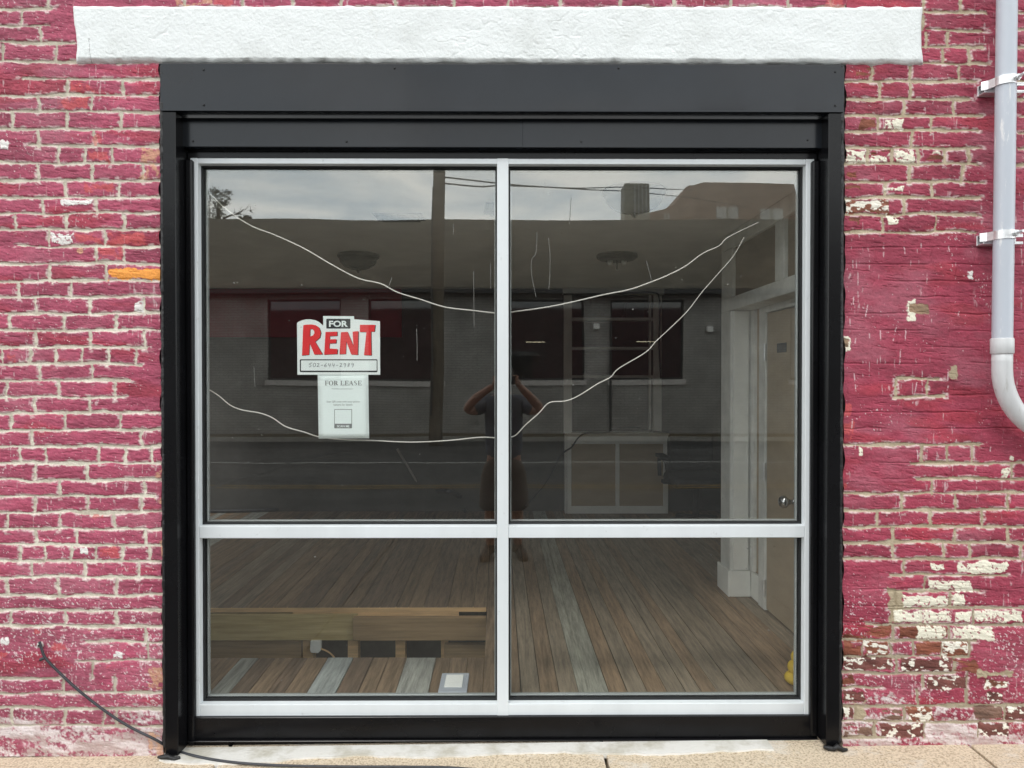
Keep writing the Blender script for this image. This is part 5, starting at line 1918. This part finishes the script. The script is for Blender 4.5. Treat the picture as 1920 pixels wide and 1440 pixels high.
mb.add([(XA - 0.3, YFB + ov, ze - 0.02), (XB + 0.3, YFB + ov, ze - 0.02), (XB + 0.3, RY, rz_), (XA - 0.3, RY, rz_),
        (XA - 0.3, YFB + ov, ze + 0.06), (XB + 0.3, YFB + ov, ze + 0.06), (XB + 0.3, RY, rz_ + 0.08), (XA - 0.3, RY, rz_ + 0.08),
        (XA - 0.3, YFB - 10.3, ze - 0.02), (XB + 0.3, YFB - 10.3, ze - 0.02), (XA - 0.3, YFB - 10.3, ze + 0.06), (XB + 0.3, YFB - 10.3, ze + 0.06)],
       [(4, 5, 6, 7), (0, 3, 2, 1), (0, 1, 5, 4), (7, 6, 11, 10), (3, 8, 9, 2), (8, 10, 11, 9)])
mb.build("roof", MT['shingle'], bld)
mb = MB().box(XA - 0.3, XB + 0.3, YFB + ov - 0.02, YFB + ov + 0.10, ze - 0.12, ze + 0.03)
mb.build("gutter", MT['fascia'], bld)
for a, b in [(fx(a), fx(b)) for a, b in wins + extra]:
    w = MB()
    t_ = 0.06
    w.box(a, b, YFB - 0.16, YFB - 0.10, zw1 - t_, zw1).box(a, b, YFB - 0.16, YFB - 0.10, zw0, zw0 + t_)
    w.box(a, a + t_, YFB - 0.16, YFB - 0.10, zw0 + t_, zw1 - t_).box(b - t_, b, YFB - 0.16, YFB - 0.10, zw0 + t_, zw1 - t_)
    wo = w.build("window", MT['fascia'], bld)
    MB().box(a + 0.01, b - 0.01, YFB - 0.145, YFB - 0.13, zw0 + 0.01, zw1 - 0.01).build("pane", MT['far_glass'], wo)
    MB().box(a - 0.06, b + 0.06, YFB - 0.09, YFB + 0.07, zw0 - 0.16, zw0 - 0.002).build("window_sill", MT['far_sill'], wo)
xpi = fx(1145)
MB().tube([(xpi, YFB + 0.06, zk + 0.2), (xpi, YFB + 0.06, fzz(592))], 0.035, 8).build("conduit", MT['fascia'], bld, smooth=True)
for px, py in ((1118, 611), (1332, 616)):
    c = M(px, py, DFB - 0.1)
    MB().box(c.x - 0.085, c.x + 0.085, YFB, YFB + 0.16, c.z - 0.08, c.z + 0.08).build("wall_lamp", MT['white_paint'], bld, bevel=0.01)
for px, py in ((1004, 641), (1212, 640)):
    c = M(px, py, DFB)
    MB().box(c.x - 0.28, c.x + 0.28, YFB - 0.128, YFB - 0.11, c.z - 0.010, c.z + 0.010).build("lit_tube", MT['tube_light'], bld)

# louvred roof tower behind the ridge
c0, c1 = M(1170, 380, 27.6), M(1217, 380, 27.6)
zt_ = M(1190, 344, 27.6).z
tw = thing("roof_tower", "tan louvred vent tower rising above the shingle roof in the reflection", "tower", (c0.x, c0.y, rz_ - 1.2))
mb = MB().box(c0.x, c1.x, c0.y - 0.9, c0.y, rz_ - 1.6, zt_)
mb.build("shaft", MT['tan_metal'], tw, bevel=0.04, seg=2)
mb = MB()
for k in range(4):
    x = c0.x + (c1.x - c0.x) * (0.38 + 0.15 * k)
    mb.box(x, x + 0.05, c0.y, c0.y + 0.05, zt_ - 1.25, zt_ - 0.08)
mb.build("louvre", MT['far_sill'], tw)
# brick building rising behind on the right
dB = 46.0
prof = [(1215, 470), (1218, 398), (1240, 393), (1262, 385), (1275, 370), (1286, 350), (1292, 347), (1300, 347), (1321, 341), (1405, 342), (1488, 345), (1496, 372), (1500, 470), (1500, 560), (1215, 560)]
pts = [M(a, b, dB) for a, b in prof]
bb = thing("brick_building", "tan brick building with stepped parapet rising behind the low roof in the reflection", "building", (pts[0].x, pts[0].y, zk))
mb = MB().prism(pts, 12.0, Vector((0, -1, 0)))
mb.build("wall", MT['tan_brick'], bb)
for a, b, c, d in ((1345, 388, 1385, 411), (1426, 392, 1468, 413), (1245, 400, 1255, 411)):
    p0, p1 = M(a, b, dB - 0.1), M(c, d, dB - 0.1)
    w = MB().box(p0.x, p1.x, pts[0].y - 0.1, pts[0].y + 0.06, p1.z, p0.z).build("window", MT['far_sill'], bb)
    m = (p0.x + p1.x) / 2
    MB().box(m - 0.05, m + 0.05, pts[0].y + 0.061, pts[0].y + 0.1, p1.z, p0.z).build("window_bar", MT['tan_metal'], w)
# utility pole with wires
pb_, pt_ = M(818, 812, 18.8), M(823, 320, 18.8)
upl = thing("utility_pole", "weathered wooden utility pole at the far kerb mirrored behind the rent sign", "utility pole", (pb_.x, pb_.y, zk + 0.1))
top = pb_ + (pt_ - pb_) * 1.45
MB().tube([Vector((pb_.x, pb_.y, zk)), pb_, pt_, top], [0.185, 0.182, 0.155, 0.14], 16).build("shaft", MT['pole_wood'], upl, smooth=True)
ca = top - Vector((0, 0, 0.6))
MB().box(ca.x - 1.2, ca.x + 1.2, ca.y - 0.06, ca.y + 0.06, ca.z - 0.06, ca.z + 0.06).build("cross_arm", MT['pole_wood'], upl)
cw = [M(812, 350, 18.6), M(810, 420, 18.6), M(811, 560, 18.6), M(808, 780, 18.6)]
MB().tube(cw, 0.025, 6).build("conduit", MT['fascia'], upl, smooth=True)
for lab, ps in (("thin overhead wire from the utility pole, upper of the mirrored pair", [(833, 331, 18.7), (930, 342, 22), (1060, 352, 27), (1180, 352, 33), (1300, 356, 39)]),
                ("thin overhead wire from the utility pole, lower of the mirrored pair", [(833, 343, 18.7), (900, 349, 21), (960, 347, 23), (1100, 355, 29), (1190, 361, 34), (1290, 370, 40), (1400, 388, 44)])):
    tag(MB().tube(catmull([M(*p) for p in ps]), 0.022, 6).build("overhead_wire", MT['fascia'], smooth=True), lab, "wire", "overhead wires across the street")


# tree at the left, beyond the roof
def tree():
    d = 40.0
    base = M(406, 420, d)
    t = thing("tree", "dark leafy tree with a domed crown behind the roof at the left of the reflection", "tree", (base.x, base.y, zk))
    mb = MB()
    bx, by = base.x, base.y
    mb.tube([(bx, by, zk), (bx + 0.05, by, 4), (bx, by, 8), (bx + 0.1, by, 11)], [0.35, 0.28, 0.2, 0.08], 10)
    for a in range(7):
        an = a * 0.9
        mb.tube([(bx, by, 6 + a * 0.5), (bx + math.cos(an) * 0.6, by + math.sin(an) * 0.6, 7 + a * 0.5), (bx + math.cos(an) * 1.1, by + math.sin(an) * 1.1, 8.0 + a * 0.4)], [0.1, 0.06, 0.02], 6)
    br = [M(418, 410, d), M(432, 404, d), M(445, 402, d), M(455, 394, d), M(470, 396, d)]
    mb.tube(catmull(br), [0.07 - 0.0035 * k for k in range(len(catmull(br)))], 6)
    r = random.Random(5)
    for k in range(16):
        p = br[r.randint(1, 4)] + Vector((r.uniform(-0.2, 0.2), 0, 0))
        mb.tube([p, p + Vector((r.uniform(-0.2, 0.45), r.uniform(-0.3, 0.3), r.uniform(-0.15, 0.4)))], [0.02, 0.006], 5)
    mb.build("trunk", MT['bark'], t, smooth=True)
    cr_ = MB()
    blobs = []
    ctr = M(411, 372, d)
    for k in range(26):
        blobs.append((ctr + Vector((r.uniform(-0.48, 0.48), r.uniform(-0.5, 0.5), r.uniform(-0.55, 0.5))), 0.22))
    lo_ = M(402, 405, d)
    for k in range(34):
        blobs.append((lo_ + Vector((r.uniform(-1.0, 0.5), r.uniform(-0.8, 0.8), r.uniform(-0.6, 0.55))), 0.24))
    lo2 = M(385, 408, d)
    for k in range(30):
        blobs.append((lo2 + Vector((r.uniform(-1.6, 0.4), r.uniform(-0.8, 0.8), r.uniform(-1.4, 0.3))), 0.28))
    for k in range(12):
        blobs.append((M(r.uniform(448, 470), r.uniform(408, 416), d), 0.12))
    for c, rad in blobs:
        for k in range(34):
            v = Vector((r.gauss(0, 1), r.gauss(0, 1), r.gauss(0, 1))).normalized() * rad * r.random() ** 0.4
            s = r.uniform(0.03, 0.075)
            a = Vector((r.gauss(0, 1), r.gauss(0, 1), r.gauss(0, 1))).normalized()
            b = a.orthogonal().normalized()
            p = c + v
            cr_.add([p - a * s, p + b * s * 0.6, p + a * s, p - b * s * 0.6], [(0, 1, 2, 3)])
    cr_.build("crown", MT['leaf'], t, fix=False)


tree()

# ------------------------------------------------------------------ the photographer (seen mirrored, holding the phone that took the picture)
def skin_mesh(name, verts, edges, radii, root, mat, extra=None, parent=None, sub=2):
    me = bpy.data.meshes.new(name + "_sk")
    me.from_pydata([tuple(v) for v in verts], edges, [])
    o = bpy.data.objects.new(name + "_sk", me)
    COL.objects.link(o)
    o.modifiers.new("skin", 'SKIN')
    s = o.modifiers.new("sub", 'SUBSURF')
    s.levels = sub
    for i, r_ in enumerate(radii):
        d = me.skin_vertices[0].data[i]
        d.radius = r_ if isinstance(r_, tuple) else (r_, r_)
        d.use_root = (i == root)
    dg = bpy.context.evaluated_depsgraph_get()
    m2 = bpy.data.meshes.new_from_object(o.evaluated_get(dg))
    bpy.data.objects.remove(o)
    mb = MB()
    mb.add([v.co.copy() for v in m2.vertices], [tuple(p.vertices) for p in m2.polygons])
    if extra:
        mb.add(extra.v, extra.f)
    return mb.build(name, mat, parent, smooth=True)


def photographer():
    bx, by = -0.035, -3.38
    g = ground_z(0, by)
    t = thing("person", "person in grey shirt and brown shorts mirrored while raising a phone to photograph", "person", (bx, by, g))
    Z = lambda h: g + h
    V = lambda x, y, h: Vector((bx + x, by + y, Z(h)))
    head_z = 1.615
    # skeleton of the whole body
    verts = [V(0, 0, 0.93), V(0, -0.01, 1.08), V(0, -0.01, 1.25), V(0, -0.01, 1.38), V(0, 0.0, 1.46), V(0, 0.015, 1.52), V(0, 0.03, 1.60), V(0, 0.035, 1.66)]
    rad = [(0.128, 0.095), (0.135, 0.10), (0.160, 0.112), (0.14, 0.09), (0.062, 0.062), (0.058, 0.062), (0.075, 0.092), (0.062, 0.08)]
    edges = [(i, i + 1) for i in range(7)]
    for s in (-1, 1):
        k = len(verts)
        wrist = Vector((s * 0.105 - 0.01, -3.085, 1.445))
        verts += [V(s * 0.17, -0.01, 1.385), V(s * 0.255, 0.09, 1.315), Vector((bx + s * 0.325, -3.22, 1.235)), Vector((bx + s * 0.235, -3.15, 1.335)), wrist]
        rad += [0.062, 0.052, 0.045, 0.042, 0.028]
        edges += [(3, k), (k, k + 1), (k + 1, k + 2), (k + 2, k + 3), (k + 3, k + 4)]
        k = len(verts)
        verts += [V(s * 0.09, 0, 0.86), V(s * 0.105, 0.015, 0.66), V(s * 0.115, 0.02, 0.475), V(s * 0.12, -0.005, 0.34), V(s * 0.125, 0.0, 0.09)]
        rad += [0.080, 0.072, 0.056, 0.056, 0.038]
        edges += [(0, k), (k, k + 1), (k + 1, k + 2), (k + 2, k + 3), (k + 3, k + 4)]
    ex = MB()
    for s in (-1, 1):            # palms and fingers closed round the ends of the phone
        w = Vector((s * 0.105 - 0.01, -3.085, 1.445))
        pc_ = Vector((s * 0.093 - 0.012, -3.045, 1.487))
        ex.tube([w, (w + pc_) / 2, pc_], [0.027, 0.034, 0.026], 10, sx=0.7)
        ln = [0.045, 0.05, 0.047, 0.038]
        for k in range(4):
            b0 = pc_ + Vector((s * 0.004, 0.012, 0.030 - 0.019 * k))
            ex.tube([b0, b0 + Vector((-s * 0.010, 0.014, 0.008 - 0.002 * k)), b0 + Vector((-s * ln[k] * 0.62, 0.014, 0.010 - 0.003 * k)), b0 + Vector((-s * ln[k], 0.009, 0.007 - 0.003 * k))],
                    [0.010, 0.0092, 0.0085, 0.0065], 8)
        th = pc_ + Vector((-s * 0.004, -0.012, -0.018))
        ex.tube([th, th + Vector((-s * 0.022, -0.010, 0.010)), th + Vector((-s * 0.045, -0.004, 0.024))], [0.013, 0.011, 0.008], 8)
    hz_ = Z(head_z)
    hc = Vector((bx, by + 0.035, hz_))
    # face: nose, brows, lips, ears
    ex.tube([hc + Vector((0, 0.082, 0.022)), hc + Vector((0, 0.108, -0.012)), hc + Vector((0, 0.088, -0.022))], [0.008, 0.015, 0.011], 8)
    ex.tube([hc + Vector((-0.026, 0.083, -0.05)), hc + Vector((0, 0.094, -0.048)), hc + Vector((0.026, 0.083, -0.05))], [0.004, 0.008, 0.004], 6)
    for s in (-1, 1):
        ex.tube([hc + Vector((s * 0.078, 0.0, 0.025)), hc + Vector((s * 0.088, -0.008, 0.0)), hc + Vector((s * 0.078, 0.0, -0.03))], [0.01, 0.016, 0.009], 8)
    body = skin_mesh("body", verts, edges, rad, 0, MT['skin'], ex, t)
    for s in (-1, 1):
        MB().lathe([(0.001, 0.010), (0.008, 0.008), (0.0115, 0.0), (0.008, -0.008), (0.001, -0.010)], hc + Vector((s * 0.032, 0.082, 0.012)), 12).build("eye", MT['ink'], t, smooth=True)
    # shirt
    sv = [V(0, 0, 0.84), V(0, -0.005, 1.04), V(0, -0.01, 1.25), V(0, -0.01, 1.375), V(0, 0, 1.44)]
    sr = [(0.192, 0.145), (0.180, 0.135), (0.190, 0.135), (0.158, 0.105), (0.085, 0.08)]
    se = [(0, 1), (1, 2), (2, 3), (3, 4)]
    for s in (-1, 1):
        k = len(sv)
        sv += [V(s * 0.17, -0.01, 1.385), V(s * 0.25, 0.08, 1.318), Vector((bx + s * 0.285, -3.28, 1.275))]
        sr += [0.080, 0.074, 0.070]
        se += [(3, k), (k, k + 1), (k + 1, k + 2)]
    skin_mesh("shirt", sv, se, sr, 0, MT['shirt'], None, t)
    sv = [V(0, 0, 1.0), V(0, 0, 0.90)]
    sr = [(0.178, 0.130), (0.186, 0.136)]
    se = [(0, 1)]
    for s in (-1, 1):
        k = len(sv)
        sv += [V(s * 0.095, 0, 0.83), V(s * 0.112, 0.012, 0.66), V(s * 0.122, 0.02, 0.46), V(s * 0.124, 0.02, 0.42)]
        sr += [0.118, 0.112, 0.108, 0.107]
        se += [(1, k), (k, k + 1), (k + 1, k + 2), (k + 2, k + 3)]
    skin_mesh("shorts", sv, se, sr, 0, MT['shorts'], None, t)
    # hair cap
    hm = MB()
    prof = [(0.001, 0.118)] + [(0.094 * math.sin(R(10 * k)), 0.118 * math.cos(R(10 * k))) for k in range(1, 10)] + [(0.088, -0.02), (0.07, -0.03)]
    hm.lathe(prof, hc + Vector((0, -0.022, 0.018)), 20)
    hm.build("hair", MT['hair'], t, smooth=True)
    for s in (-1, 1):
        sh = MB()
        c = V(s * 0.135, 0.05, 0)
        pts = [(-0.115, 0.045, 0.042), (-0.06, 0.055, 0.045), (0.02, 0.05, 0.045), (0.09, 0.036, 0.046), (0.135, 0.026, 0.036), (0.155, 0.018, 0.018)]
        sh.tube([Vector((c.x + s * (y_ + 0.1) * 0.18, c.y + y_, g + h_)) for (y_, h_, r_) in pts], [r_ for (_, _, r_) in pts], 12)
        sh.tube([V(s * 0.125, 0.0, 0.05), V(s * 0.124, 0.0, 0.115)], [0.052, 0.046], 12)
        sh.build("shoe", MT['shoe'], t, smooth=True)


photographer()
ph = thing("phone", "dark phone held up in both hands by the person in the reflection", "phone", (-0.01, -3.02, 1.475))
MB().box(-0.088, 0.064, -3.0185, -3.0105, 1.452, 1.526).build("case", MT['ink'], ph, bevel=0.004, seg=2)
MB().lathe([(0.001, 0.0), (0.010, 0.0), (0.011, -0.0025)], (0.0, -3.0085, 1.511), 16, 'Y').build("lens", MT['far_glass'], ph)

# render settings that belong to the scene
scene.cycles.max_bounces = 10
scene.cycles.transparent_max_bounces = 16
scene.cycles.use_denoising = True
scene.cycles.sample_clamp_indirect = 6.0
